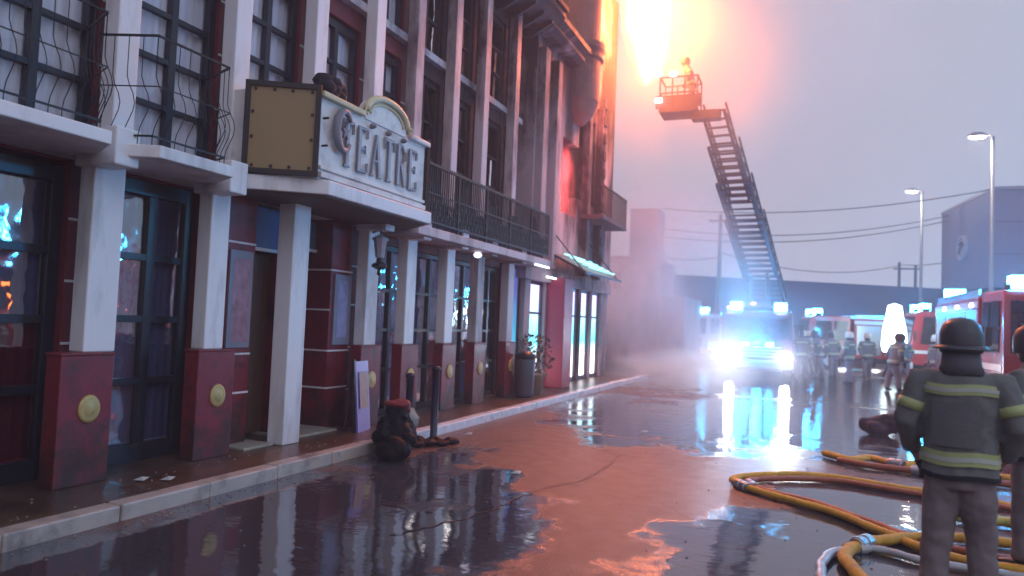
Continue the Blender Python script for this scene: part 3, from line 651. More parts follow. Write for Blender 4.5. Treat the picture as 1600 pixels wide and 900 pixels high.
# far hazy building beside the street end
F1 = thing('far_building', 'hazy flat topped building with chimney block behind the smoke', 'building', (-8, 36, 0))
MB().box(-9.5, -6.9, 35, 40, 0, 5.0).box(-9.5, -5.6, 35.5, 41, 0, 3.2).build('wall', PALEB, F1, world=True)
MB().box(-8.3, -6.95, 35.2, 37, 5.0, 7.4).build('stair_block', mat('dim_render', (.22, .19, .26), .8), F1, world=True)
MB().box(-9.6, -6.8, 34.9, 35.2, 4.9, 5.06).build('parapet', PALEB, F1, world=True)
for k in range(3): MB().box(-9.0+k*.8, -8.6+k*.8, 34.96, 35.0, 3.4, 4.3).build('window', CARG, F1, world=True)
# long backdrop warehouse
BW = thing('warehouse', 'long low slate blue warehouse closing the street behind the fire engines', 'building', (0, 56, 0))
MB().add([(-16, 55, 0), (22, 52, 0), (22, 60, 0), (-16, 64, 0), (-16, 55, 5.9), (22, 52, 4.2), (22, 60, 4.2), (-16, 64, 5.9)], [(0,3,2,1),(4,5,6,7),(0,1,5,4),(1,2,6,5),(2,3,7,6),(3,0,4,7)]).build('wall', SLATE, BW, world=True)
for k in range(30):
    xx = -15+k*1.2; yy = 55-(xx+16)*3/38; MB().box(xx, xx+.07, yy-.05, yy+.02, 0, 4.0).build('cladding_rib', SLATE, BW, world=True)
for k in range(6):
    xx = -9+k*3.2; yy = 55-(xx+16)*3/38-.06; MB().box(xx, xx+1.9, yy-.06, yy+.05, 0, 2.9).build('roller_door', mat('roller_door', (.09, .09, .14), .6), BW, world=True)
# right building: raised pale box on dark recessed base
RB = thing('raised_block', 'pale grey raised block with a round emblem on its side right of the street', 'building', (12, 49, 0))
RW = mat('grey_violet_render', (.15, .14, .20), .7, var=.1, scale=.7)
MB().prism([(7.6, 53.8), (8.69, 45), (22, 45), (22, 53.8)], 4.5, 9.66).build('upper_box', RW, RB, world=True)
for zz in (6.2, 7.9): MB().box(8.72, 22, 44.96, 45.0, zz, zz+.05).build('panel_joint', mat('joint_dark', (.08, .08, .1), .7), RB, world=True)
MB().prism([(7.55, 53.9), (8.64, 44.94), (22, 44.94), (22, 45.1), (8.8, 45.1), (7.75, 53.9)], 9.62, 9.78).build('parapet_cap', mat('parapet_metal', (.2, .2, .24), .5), RB, world=True)
for k in range(3): MB().box(11+k*3, 12.2+k*3, 48, 49, 9.66, 10.1).build('roof_unit', mat('roof_unit_grey', (.25, .25, .28), .6), RB, world=True)
MB().box(10, 22, 47, 53.6, 0, 4.5).build('base', mat('dark_base', (.025, .03, .06), .7), RB, world=True)
MB().box(8.9, 9.3, 45.5, 45.9, 0, 4.5).box(8.2, 8.6, 52.5, 52.9, 0, 4.5).build('pillar', MC['dark_base'], RB, world=True)
g = MB().lathe([(.001, .10), (.55, .10), (.62, .18), (.72, .18), (.78, 0)], (0, 0, 0), 28, 'x'); o = g.build('round_emblem', mat('emblem_grey', (.32, .30, .34), .5), RB, smooth=False)
o.location = Vector((8.12, 49.5, 7.0)) - Vector(RB.location); o.rotation_euler = (0, 0, math.pi+math.atan2(1.09, 8.8))
g = MB().bar((.2, -.3, -.3), (.2, .3, .35), .06, .14).bar((.2, -.3, .25), (.2, .25, .3), .06, .1); q = g.build('emblem_stroke', MC['joint_dark'], o)

# ------------------------------------------------------------------ lamps, poles, wires
def point(name, loc, e, c, par=None, r=.08):
    l_ = bpy.data.lights.new(name, 'POINT'); l_.energy = e; l_.color = c; l_.shadow_soft_size = r
    o = bpy.data.objects.new(name, l_); col.objects.link(o); o.location = loc
    if par is not None: o.parent = par
    return o
def street_lamp(loc, h, label, e):
    t = thing('street_lamp', label, 'street lamp', loc, 0, 'lit street lamps over the street')
    MB().lathe([(.16, 0), (.16, .3), (.10, .35), (.07, h)], n=12).build('pole', mat('galvanised_pole', (.22, .23, .26), .5, metal=.4), t, smooth=True)
    MB().tube([(0, 0, h-.05), (-.1, 0, h+.05), (-.35, 0, h+.10)], .035, 8).build('arm', MC['galvanised_pole'], t, smooth=True)
    hd = MB().rings([(-.55, 0, h+.02, .34, .15), (-.55, 0, h+.10, .36, .16), (-.55, 0, h+.20, .2, .08)], 16).build('lamp_head', MC['galvanised_pole'], t, smooth=True)
    MB().rings([(-.55, 0, h-.05, .22, .10), (-.55, 0, h-.01, .30, .13), (-.55, 0, h+.019, .30, .13)], 16).build('lamp_glass', emis('street_lamp_glow', (1, .93, .82), 60), hd, smooth=True)
    point('street_lamp_light', (-.55, 0, h-.25), e, (1, .9, .8), t, .2)
street_lamp((6.72, 35, 0), 10.05, 'nearer and taller street lamp with lit white head above the raised block', 160)
street_lamp((6.0, 50, 0), 10.5, 'farther street lamp with lit white head left of the raised block', 160)
PW = mat('timber_pole', (.10, .085, .09), .8)
t = thing('utility_pole', 'plain hazy utility pole left of the fire ladder', 'pole', (-5.5, 48, 0))
MB().lathe([(.16, 0), (.10, 9.0)], n=10).build('post', PW, t, smooth=True); MB().bar((-.7, 0, 8.6), (.7, 0, 8.6), .1).build('crossarm', PW, t)
t = thing('utility_pole', 'twin post utility pole with a crossbar behind the warehouse roof near the raised block', 'pole', (6.3, 63, 0))
MB().lathe([(.14, 0), (.10, 7.4)], (-.2, 0, 0), n=10).build('post', PW, t, smooth=True); MB().lathe([(.14, 0), (.10, 7.2)], (.9, 0, 0), n=10).build('post', PW, t, smooth=True); MB().bar((-.6, 0, 6.9), (1.3, 0, 6.9), .12).build('crossarm', PW, t)
def wire(a, b, sag, label, r=.03):
    a = Vector(a); b = Vector(b); pts = [a.lerp(b, k/16) - Vector((0, 0, sag*4*(k/16)*(1-k/16))) for k in range(17)]
    tag(MB().tube(pts, r, 5).build('overhead_wire', mat('wire_black', (.04, .04, .05), .6), smooth=True), label, 'wire', 'overhead wires crossing the street')
wire((-9, 47, 9.3), (9, 45, 9.7), .7, 'highest overhead wire running from the smoke to the raised block roof')
wire((-9, 46, 7.9), (7.7, 52, 9.3), .8, 'upper middle overhead wire passing in front of the ladder')
wire((-9, 46, 7.4), (7.7, 52, 9.0), .8, 'lower middle overhead wire just under its twin')
wire((-9, 47, 6.2), (-5.5, 48, 6.3), .2, 'short overhead wire ending at the plain utility pole')
wire((-5.5, 48, 6.6), (6.3, 63, 7.2), .9, 'sagging overhead wire between the plain pole and the twin post pole')
wire((6.3, 63, 7.2), (7.9, 54, 6.6), .1, 'short overhead wire from the twin post pole to the raised block')

# ------------------------------------------------------------------ vehicles
def wheel(par, x, y, r, w=.26):
    s = 1 if x > 0 else -1
    t = MB().lathe([(r*.55, -w/2), (r*.93, -w/2), (r, -w/2+.04), (r, w/2-.04), (r*.93, w/2), (r*.55, w/2)], (x, y, r), 24, 'x').build('wheel', RUB, par, smooth=False)
    MB().lathe([(.001, -.02), (r*.2, 0), (r*.25, .05), (r*.5, .06), (r*.56, .1)], (x+s*w/2*.55, y, r), 16, 'x').build('rim', CHROME, t)
BLUEL = emis('blue_beacon', (.03, .5, 1), 140); HEADL = emis('headlight_glow', (.95, .95, 1), 120); STROBE = emis('cyan_strobe', (.05, .8, 1), 45)
REDL = emis('red_marker', (1, .15, .15), 12); WARM = emis('warm_marker', (1, .7, .4), 15); WHL = emis('work_light', (.9, .95, 1), 25)
def engine(label, loc, rz, L=7.5, W=2.4, H=2.75, paint=TREDV, stripe=TWHITE, ladder=False, beacons=True, lights=True, name='fire_engine', cat='fire engine', be=190):
    """front faces local -Y, origin at the ground under the front bumper"""
    t = thing(name, label, cat, loc, rz, 'emergency vehicles with lights on')
    h = W/2; cabL = 2.1
    c = MB(); c.add([(-h, .12, .55), (h, .12, .55), (h, cabL, .55), (-h, cabL, .55), (-h, .10, 1.35), (h, .10, 1.35), (-h+.06, .30, H-.35), (h-.06, .30, H-.35), (-h+.08, .42, H-.22), (h-.08, .42, H-.22), (h-.05, cabL, H-.20), (-h+.05, cabL, H-.20)],
        [(0,3,2,1), (0,1,5,4), (4,5,7,6), (6,7,9,8), (8,9,10,11), (1,2,10,9,7,5), (0,4,6,8,11,3), (2,3,11,10)])
    cab = c.build('cab', paint, t, bevel=.04)
    MB().add([(-h+.14, .085, 1.42), (h-.14, .085, 1.42), (h-.18, .255, H-.46), (-h+.18, .255, H-.46)], [(0,1,2,3)]).build('windscreen', CARG, cab)
    for s in (-1, 1):
        MB().add([(s*(h+.004), .45, 1.42), (s*(h+.004), 1.25, 1.42), (s*(h-.035), 1.25, H-.45), (s*(h-.035), .58, H-.45)], [(0,1,2,3)]).build('side_window', CARG, cab)
        MB().add([(s*(h+.004), 1.35, 1.42), (s*(h+.004), 1.95, 1.42), (s*(h-.035), 1.95, H-.45), (s*(h-.035), 1.35, H-.45)], [(0,1,2,3)]).build('side_window', CARG, cab)
        MB().bar((s*h, .3, 1.9), (s*(h+.25), .2, 1.9), .03).box(s*(h+.25)-.06, s*(h+.25)+.06, .14, .22, 1.55, 1.95).build('mirror', RUB, cab)
        MB().box(s*h-.006, s*h+.006, .2, cabL, 1.02, 1.16).build('stripe', stripe, cab)
    MB().box(-h+.35, h-.35, .07, .11, .72, 1.22).build('grille', RUB, cab)
    for k in range(4): MB().box(-h+.4, h-.4, .05, .07, .78+k*.11, .81+k*.11).build('grille_bar', CHROME, cab)
    MB().box(-h-.02, h+.02, -.10, .2, .36, .66).build('bumper', stripe, t, bevel=.04)
    body = MB().box(-h, h, cabL+.12, L, .62, H-.3).build('body', paint, t, bevel=.03)
    for s in (-1, 1):
        for k in range(int((L-cabL-.4)//1.2)):
            y0 = cabL+.25+k*1.2; o = MB().box(s*h-.012, s*h+.012, y0, y0+1.05, .78, H-.62).build('locker_shutter', CHROME, body)
        MB().box(s*h-.016, s*h+.016, cabL+.14, L-.02, H-.56, H-.40).build('stripe', stripe, body)
        MB().box(s*(h-.05)-.02, s*(h-.05)+.02, cabL+.2, L-.1, H-.3, H-.12).build('roof_rail', CHROME, body)
    MB().box(-h+.2, h-.2, .3, L-.2, .40, .60).build('chassis', RUB, t)
    for yy in (1.15, L-2.2, L-1.2) if L > 7 else (1.15, L-1.5):
        for s in (-1, 1): wheel(t, s*(h-.15), yy, .47)
    for k in range(3):
        MB().box(-h-.03, -h, cabL+.6+k*1.6, cabL+.85+k*1.6, H-.52, H-.44).build('side_lamp', WHL if k != 1 else WARM, body)
        MB().box(h, h+.03, cabL+.6+k*1.6, cabL+.85+k*1.6, .66, .72).build('side_lamp', REDL if k else WARM, body)
    MB().box(-h-.03, -h, cabL+.3, cabL+.5, 1.5, 1.62).build('side_lamp', REDL, body)
    if beacons:
        lb = MB().box(-h+.2, h-.2, .55, .85, H-.2, H-.08).build('light_bar', RUB, t, bevel=.02)
        for s in (-1, 1): MB().box(s*(h-.45)-.2, s*(h-.45)+.2, .53, .87, H-.19, H+.10).build('beacon', BLUEL, lb, bevel=.02)
        point('beacon_light', (-(h-.5), .6, H+.15), be, (.02, .28, 1), t, .1)
    if lights:
        for s in (-1, 1):
            MB().lathe([(.001, -.03), (.13, -.02), (.15, .03)], (s*(h-.28), -.09, .74), 16, 'y').build('headlight', HEADL, t, smooth=True)
            MB().box(s*.40-.13, s*.40+.13, .02, .05, 1.15, 1.28).build('strobe', STROBE, t)
    return t
LT = engine('ladder fire engine with blazing headlights and cyan strobes facing the camera, ladder raised', (-1.75, 27.2, 0), R(3), L=8.5, H=2.6, be=8, paint=mat('ladder_engine_paint', (.07, .02, .05), .3, var=.1, coat=.4), stripe=mat('ladder_engine_trim', (.12, .12, .2), .4))
for s in (-1, 1):
    sl = bpy.data.lights.new('headlight_beam', 'SPOT'); sl.energy = 850; sl.color = (.92, .94, 1); sl.spot_size = R(75); sl.spot_blend = .8; sl.shadow_soft_size = .12
    so = bpy.data.objects.new('headlight_beam', sl); col.objects.link(so); so.parent = LT; so.location = (s*.92, -.18, .74); so.rotation_euler = (R(84), 0, math.pi)
MB().box(-.25, -.1, .5, .6, 2.62, 2.70).build('marker_light', REDL, LT); MB().box(-1.05, -.8, .28, .34, 2.46, 2.52).build('marker_light', WHL, LT); MB().box(.6, .95, .28, .34, 2.46, 2.52).build('marker_light', WHL, LT)
point('strobe_light', (0, -.35, 1.25), 380, (.01, .38, 1), LT, .15)
# aerial ladder with turntable
AL = MB().lathe([(.95, 2.3), (.95, 2.55), (.7, 2.6), (.6, 2.8), (.001, 2.8)], (0, 4.2, 0), 24).build('turntable', CHROME, LT)
AP0, AP1 = Vector((-1.60, 31.0, 2.75)), Vector((-2.86, 22.1, 8.02))
LTi = (Matrix.Translation(LT.location) @ Matrix.Rotation(R(3), 4, 'Z')).inverted()
def section(f0, f1, wid, hgt, off, name):
    a = AP0.lerp(AP1, f0); b = AP0.lerp(AP1, f1); d = (b-a).normalized(); s = d.cross(Vector((0, 0, 1))).normalized(); u = s.cross(d).normalized()
    g = MB(); L = (b-a).length; n = max(2, int(L/.33)); tf = lambda v: tuple(LTi @ v)
    for sg in (-1, 1):
        lo0 = a+s*sg*wid/2+u*off; lo1 = b+s*sg*wid/2+u*off
        g.bar(tf(lo0), tf(lo1), .07, .10); g.bar(tf(lo0+u*hgt), tf(lo1+u*hgt), .05, .06)
        for k in range(n):
            p0 = lo0.lerp(lo1, k/n); p1 = lo0.lerp(lo1, (k+1)/n)
            g.bar(tf(p0), tf((p0 if k % 2 else p1)+u*hgt), .028); g.bar(tf(p0), tf(p0+u*hgt), .022)
    side = g.build(name, LADM, LT)
    for k in range(n+1):
        p = a.lerp(b, k/n)+u*off; MB().bar(tf(p-s*wid/2), tf(p+s*wid/2), .06).build('rung', LADM, side)
section(0, .52, 1.25, .42, 0, 'ladder_section'); section(.18, .70, 1.08, .38, .05, 'ladder_section'); section(.40, .86, .90, .34, .10, 'ladder_section'); section(.60, 1.0, .66, .30, .15, 'ladder_section')
g = MB(); b0 = LTi @ AP0
g.bar(tuple(LTi @ (AP0.lerp(AP1, .22)+Vector((.3, 0, -.1)))), (.35, 4.4, 2.5), .14); g.bar(tuple(LTi @ (AP0.lerp(AP1, .22)+Vector((-.3, 0, -.1)))), (-.35, 4.4, 2.5), .14); g.build('lift_ram', CHROME, LT)
# basket (part of the engine): floor, rails
bc = Vector((-3.72, 21.9, 8.0)); g = MB()
def bx(x0, x1, y0, y1, z0, z1):
    q = MB().box(x0, x1, y0, y1, z0, z1); g.add([tuple(LTi @ Vector(v)) for v in q.v], q.f)
bx(bc.x-.60, bc.x+.52, bc.y-.45, bc.y+.45, bc.z, bc.z+.12)
for zz in (.55, 1.02):
    for yy in (-.45, .41): bx(bc.x-.60, bc.x+.52, bc.y+yy, bc.y+yy+.04, bc.z+zz, bc.z+zz+.04)
    for xx in (-.60, .48): bx(bc.x+xx, bc.x+xx+.04, bc.y-.41, bc.y+.41, bc.z+zz, bc.z+zz+.04)
for xx in (-.60, -.24, .12, .48):
    for yy in (-.45, .41): bx(bc.x+xx, bc.x+xx+.04, bc.y+yy, bc.y+yy+.04, bc.z+.12, bc.z+1.02)
bx(bc.x-.70, bc.x+.60, bc.y-.43, bc.y-.41, bc.z+.12, bc.z+.5)
bx(bc.x+.3, AP1.x+.25, bc.y-.1, bc.y+.3, bc.z-.16, bc.z+.1)
bk = g.build('basket', LADM, LT)
for px_, pz_ in ((-.62, 1.10), (-.2, 1.06), (-.60, .30)):
    q = MB().box(bc.x+px_-.09, bc.x+px_+.09, bc.y-.54, bc.y-.46, bc.z+pz_, bc.z+pz_+.10); q.v = [tuple(LTi @ Vector(v)) for v in q.v]; q.build('basket_light', emis('basket_lamp', (1, .93, .8), 18), bk)

engine('long red and white fire engine side on behind the firefighters, blue beacons lit', (-.6, 38.4, 0), R(-78), L=7.2, H=2.75, be=190, lights=False)
engine('second red fire engine side on with lit blue beacon under the raised block', (3.6, 35.8, 0), R(-84), L=6.6, H=3.0, be=190, lights=False)
rose = engine('rose red fire engine nose on at the right edge behind the firefighters', (4.95, 18.3, 0), R(2), L=7.4, H=3.0, be=190, lights=False)
engine('white ambulance van with blue beacons half lost in the smoke', (-6.2, 41, 0), R(-12), L=5.6, W=2.1, H=2.75, paint=TWHITE, stripe=mat('orange_stripe', (.6, .2, .03), .4), name='ambulance', cat='ambulance', be=190, lights=False)
for xx in (-.75, .75): MB().box(xx-.25, xx+.25, 7.0, 7.3, 2.72, 3.15).build('beacon', BLUEL, rose)
rescue = engine('tall rescue truck with amber side lamp standing across the street from the theatre', (5.45, 10.6, 0), 0, L=7.2, H=3.45, be=330, lights=False)
MB().box(-1.27, -1.21, .5, .9, 1.55, 1.85).box(-1.26, -1.215, .6, .75, 1.3, 1.5).build('amber_lamp', emis('amber_lamp_glow', (1, .22, .03), 9), rescue)
MB().box(-1.2, -.9, 3.2, 3.5, 3.35, 3.75).build('beacon', BLUEL, rescue)
engine('blue beaconed rescue van nose on between the long engine and the light tower', (2.3, 42.5, 0), R(6), L=5.6, W=2.0, H=2.55, paint=mat('van_navy', (.03, .04, .12), .3, coat=.5), stripe=TWHITE, name='rescue_van', cat='van', be=190, lights=True)
# light tower
FL = thing('light_tower', 'tall glowing white inflatable light tower among the fire engines', 'light tower', (3.15, 34.0, 0))
MB().tube([(.5, 0, 0), (0, 0, 1)], .03, 6).tube([(-.4, .35, 0), (0, 0, 1)], .03, 6).tube([(-.4, -.35, 0), (0, 0, 1)], .03, 6).build('tripod', IRON, FL)
MB().lathe([(.05, 1.0), (.42, 1.05), (.48, 1.3), (.44, 2.0), (.34, 2.4), (.26, 2.95), (.001, 3.05)], n=20).build('light_tube', emis('tower_glow', (.75, .98, 1), 7), FL, smooth=True)
point('tower_light', (0, -.6, 2.0), 110, (.6, .9, 1), FL, .3)

# ------------------------------------------------------------------ fire and its light
def flame_volume(name, loc, scale, strength, seed, label, colr=(1, .36, .045)):
    g = MB().box(-1, 1, -1, 1, -1, 1); m = bpy.data.materials.new(name+'_mat'); m.use_nodes = True; t = m.node_tree; n = t.nodes; l = t.links.new; n.clear()
    out = n.new('ShaderNodeOutputMaterial'); em = n.new('ShaderNodeEmission')
    tcn = n.new('ShaderNodeTexCoord'); 
    no = n.new('ShaderNodeTexNoise'); no.inputs['Scale'].default_value = 1.9; no.inputs['Detail'].default_value = 5; no.noise_dimensions = '4D'; no.inputs['W'].default_value = seed
    mp = n.new('ShaderNodeMapping'); mp.inputs['Scale'].default_value = (1, 1, .6); l(tcn.outputs['Object'], mp.inputs[0]); l(mp.outputs[0], no.inputs['Vector'])
    sp = n.new('ShaderNodeSeparateXYZ'); l(tcn.outputs['Object'], sp.inputs[0])
    def M_(op, a, b=None, c=None, cl=False):
        q = n.new('ShaderNodeMath'); q.operation = op; q.use_clamp = cl
        for i, x in enumerate((a, b, c)):
            if x is None: continue
            if isinstance(x, (int, float)): q.inputs[i].default_value = x
            else: l(x, q.inputs[i])
        return q.outputs[0]
    x, y_, z = sp.outputs
    zz = M_('MULTIPLY_ADD', z, .5, .5)                                  # 0 bottom .. 1 top
    rad = M_('MULTIPLY', M_('POWER', M_('MAXIMUM', zz, .001), .42), M_('SUBTRACT', 1.0, M_('MULTIPLY', M_('POWER', M_('MAXIMUM', zz, .001), 4), .8)))
    rad = M_('MAXIMUM', rad, .05)
    d = M_('SQRT', M_('ADD', M_('MULTIPLY', x, x), M_('MULTIPLY', y_, y_)))
    f = M_('SUBTRACT', 1.0, M_('DIVIDE', d, rad)); f = M_('ADD', f, M_('MULTIPLY', M_('SUBTRACT', no.outputs[0], .5), 2.3))
    f = M_('MINIMUM', f, M_('MULTIPLY', M_('SUBTRACT', 1.0, d), 3)); f = M_('MINIMUM', f, M_('MULTIPLY', M_('SUBTRACT', 1.0, zz), 4))
    f = M_('MAXIMUM', f, 0.0); f = M_('POWER', f, 2.0)
    l(M_('MULTIPLY', f, strength), em.inputs['Strength']); em.inputs['Color'].default_value = (*colr, 1)
    l(em.outputs[0], out.inputs['Volume'])
    o = g.build(name, m); o.location = loc; o.scale = scale
    return tag(o, label, 'fire')
flame_volume('flame', (-4.75, 21.6, 11.5), (1.45, 1.3, 2.6), 60, 1.3, 'huge blown out yellow flame bursting from the roof beside the turret')
flame_volume('flame', (-6.9, 15.6, 9.9), (.9, 1.4, 1.5), 8, 5.1, 'smaller orange flame licking above the eave left of the turret')
flame_volume('flame', (-6.0, 17.95, 5.3), (.32, .72, 1.05), 11, 8.1, 'red flames glowing inside the first floor window of the corner building', (1, .09, .10))
def fire_light(loc, e, r):
    o = point('fire_light', loc, e, (1, .19, .07), None, r); return o
fire_light((-4.5, 21.4, 11.2), 3600, .9)
fire_light((-4.5, 19.6, 9.3), 1100, .6)

# ------------------------------------------------------------------ smoke and haze
def vol(name, density, color, loc, scale, label=None, seed=0, nscale=1.3, thr=.35, stuff=True):
    g = MB().ball((0, 0, 0), 1, 28); m = bpy.data.materials.new(name+'_mat'); m.use_nodes = True; t = m.node_tree; n = t.nodes; l = t.links.new; n.clear()
    out = n.new('ShaderNodeOutputMaterial'); pv = n.new('ShaderNodeVolumePrincipled'); pv.inputs['Color'].default_value = list(color)+[1]; pv.inputs['Anisotropy'].default_value = .2
    tcn = n.new('ShaderNodeTexCoord'); no = n.new('ShaderNodeTexNoise'); no.noise_dimensions = '4D'; no.inputs['W'].default_value = seed; no.inputs['Scale'].default_value = nscale; no.inputs['Detail'].default_value = 4
    l(tcn.outputs['Object'], no.inputs['Vector'])
    ln = n.new('ShaderNodeVectorMath'); ln.operation = 'LENGTH'; l(tcn.outputs['Object'], ln.inputs[0])
    a = n.new('ShaderNodeMath'); a.operation = 'SUBTRACT'; a.inputs[0].default_value = 1; a.use_clamp = True; l(ln.outputs['Value'], a.inputs[1])
    r = n.new('ShaderNodeMapRange'); r.inputs['From Min'].default_value = thr; r.inputs['From Max'].default_value = thr+.3; l(no.outputs[0], r.inputs[0])
    q = n.new('ShaderNodeMath'); q.operation = 'MULTIPLY'; l(a.outputs[0], q.inputs[0]); l(r.outputs[0], q.inputs[1])
    q2 = n.new('ShaderNodeMath'); q2.operation = 'MULTIPLY'; q2.inputs[1].default_value = density*2; l(q.outputs[0], q2.inputs[0]); l(q2.outputs[0], pv.inputs['Density'])
    l(pv.outputs[0], out.inputs['Volume'])
    o = g.build(name, m); o.location = loc; o.scale = scale
    return tag(o, label, 'smoke', kind='stuff')
vol('smoke', .42, (.97, .92, .97), (-4.4, 25.2, 3.0), (3.7, 3.4, 3.9), 'pale lilac smoke drifting from the lit shopfront across the street end', 1)
vol('smoke', .22, (1, .86, .74), (-3.6, 22.5, 9.6), (3.6, 3.0, 4.2), 'fire lit peach smoke around the ladder basket and the roof flame', 4)
vol('smoke', .045, (.85, .85, .95), (-1.9, 25.6, 1.3), (4.2, 3.6, 2.4), 'thin blue white smoke glowing around the headlights of the ladder engine', 9, thr=.25)
vol('smoke', .13, (.84, .80, .88), (-7.2, 31.5, 4.2), (4.2, 4.5, 5.0), 'lilac smoke bank veiling the hazy flat topped building', 12, thr=.25)
vol('smoke', .55, (.95, .95, .98), (-3.6, 22.6, .35), (2.4, 3.2, .8), 'low white spray mist hanging over the far kerb', 15, thr=.3)
hz = MB().box(-70, 70, -20, 90, -1.2, 17).build('haze', None); tag(hz, kind='stuff')
hm = bpy.data.materials.new('haze_air'); hm.use_nodes = True; n = hm.node_tree.nodes; n.clear(); pv = n.new('ShaderNodeVolumePrincipled'); ou = n.new('ShaderNodeOutputMaterial')
pv.inputs['Density'].default_value = .0045; pv.inputs['Color'].default_value = (.90, .87, .97, 1); pv.inputs['Anisotropy'].default_value = .25
hm.node_tree.links.new(pv.outputs[0], ou.inputs['Volume']); hz.data.materials.append(hm)

# ------------------------------------------------------------------ people
def remesh(o, vox=.014, sm=3, disp=0):
    m = o.modifiers.new('remesh', 'REMESH'); m.mode = 'VOXEL'; m.voxel_size = vox; m.use_smooth_shade = True
    s = o.modifiers.new('smooth', 'SMOOTH'); s.iterations = sm; s.factor = .5
    if disp:
        tx = bpy.data.textures.get('cloth_folds') or bpy.data.textures.new('cloth_folds', 'CLOUDS'); tx.noise_scale = .10; tx.noise_depth = 2
        d = o.modifiers.new('folds', 'DISPLACE'); d.texture = tx; d.strength = disp; d.mid_level = .5
def person(label, loc, rz, helmet=HELM, jacket=JACK, trousers=TROU, vox=.014, arms=None, group=None, S=1.0, legs=.14, step=0., stripes=True, lean=0.):
    """faces local +Y"""
    P = thing('person', label, 'person', loc, rz, group)
    H = lambda x, y, z: (x*S, (y + lean*max(0, z-.9))*S, z*S)
    arms = arms or [[(-.215, 0, 1.40), (-.30, -.03, 1.13), (-.255, .14, .93), (-.22, .20, .86)], [(.215, 0, 1.40), (.30, -.03, 1.13), (.255, .14, .93), (.22, .20, .86)]]
    # ---- body: one continuous surface
    b = MB()
    b.rings([(*H(0, -.01, .84)[:2], .84*S, .13*S, .09*S), (*H(0, -.01, 1.0)[:2], 1.0*S, .13*S, .09*S), (*H(0, 0, 1.3)[:2], 1.3*S, .16*S, .10*S), (*H(0, 0, 1.42)[:2], 1.42*S, .11*S, .07*S), (*H(0, .0, 1.5)[:2], 1.5*S, .055*S, .06*S), (*H(0, .01, 1.56)[:2], 1.56*S, .055*S, .062*S)])
    hx, hy, hz_ = H(0, .02, 1.61)
    b.ball((hx, hy, hz_), .105*S, 16, (.74, .93, 1.12))
    b.ball((hx, hy+.075*S, hz_-.045*S), .05*S, 10, (.9, .8, .9)); b.ball((hx, hy+.103*S, hz_-.012*S), .017*S, 8, (.8, 1.3, 1.5))
    for s in (-1, 1): b.ball((hx+s*.078*S, hy-.005*S, hz_-.01*S), .022*S, 8, (.4, .8, 1.3))
    for s in (-1, 1):
        b.tube([H(s*.085, 0, .88), H(s*(legs-.01), .01+step*s*.5, .48), H(s*legs, -.01+step*s, .10)], [.075*S, .052*S, .04*S], 10)
    for ai, ar in enumerate(arms):
        pts = [H(*p) for p in ar]; b.tube(pts[:3] + [pts[3]], [.05*S, .042*S, .032*S, .028*S], 10)
    bo = b.build('body', SKIN, P); remesh(bo, vox, 2)
    # ---- face details
    for s in (-1, 1): MB().ball((hx+s*.032*S, hy+.094*S, hz_+.012*S), .011*S, 8, (1.2, .6, .7)).build('eye', mat('eye_dark', (.03, .02, .02), .2), P)
    # ---- gloved hands: palm, four curled fingers and a side thumb
    for ai, ar in enumerate(arms):
        s = -1 if ai == 0 else 1
        w0 = Vector(H(*ar[3])); d = (Vector(H(*ar[3])) - Vector(H(*ar[2]))).normalized()
        sd_ = d.cross(Vector((0, 0, 1))).normalized() if abs(d.z) < .95 else Vector((1, 0, 0)); nn = sd_.cross(d).normalized()
        h = MB(); h.tube([w0-d*.03*S, w0+d*.03*S, w0+d*.09*S], [.03*S, .040*S, .042*S], 10, .55)
        for k in range(4):
            o_ = sd_*(k-1.5)*.020*S; L_ = (.075, .085, .08, .062)[k]*S; st_ = w0+d*.08*S+o_
            h.tube([st_, st_+d*L_*.45-nn*.006*S, st_+d*L_*.8-nn*.025*S, st_+d*L_*.85-nn*.05*S], [.0115*S, .011*S, .010*S, .008*S], 7)
        th = w0+d*.02*S-sd_*s*.035*S; h.tube([th, th-sd_*s*.025*S+d*.03*S, th-sd_*s*.03*S+d*.065*S-nn*.01*S], [.014*S, .012*S, .009*S], 7)
        ho = h.build('glove', GLOVE, P); remesh(ho, .006, 1)
    # ---- jacket
    j = MB()
    j.rings([(*H(0, 0, .80)[:2], .80*S, .215*S, .155*S), (*H(0, 0, .92)[:2], .92*S, .205*S, .145*S), (*H(0, 0, 1.05)[:2], 1.05*S, .20*S, .138*S), (*H(0, 0, 1.22)[:2], 1.22*S, .215*S, .148*S), (*H(0, 0, 1.36)[:2], 1.36*S, .222*S, .14*S),
             (*H(0, -.005, 1.42)[:2], 1.42*S, .19*S, .12*S), (*H(0, -.005, 1.465)[:2], 1.465*S, .125*S, .095*S), (*H(0, .0, 1.53)[:2], 1.53*S, .085*S, .085*S)])
    for ar in arms:
        pts = [H(*p) for p in ar]; a0 = Vector(pts[0]); inn = a0 + Vector((-.05*S if a0.x > 0 else .05*S, 0, -.01))
        j.tube([tuple(inn), pts[0], tuple(Vector(pts[0]).lerp(Vector(pts[1]), .5)), pts[1], tuple(Vector(pts[1]).lerp(Vector(pts[2]), .5)), pts[2]], [.075*S, .085*S, .077*S, .071*S, .064*S, .058*S], 14)
    jo = j.build('jacket', jacket, P); remesh(jo, vox, 3, .026 if vox < .02 else .01)
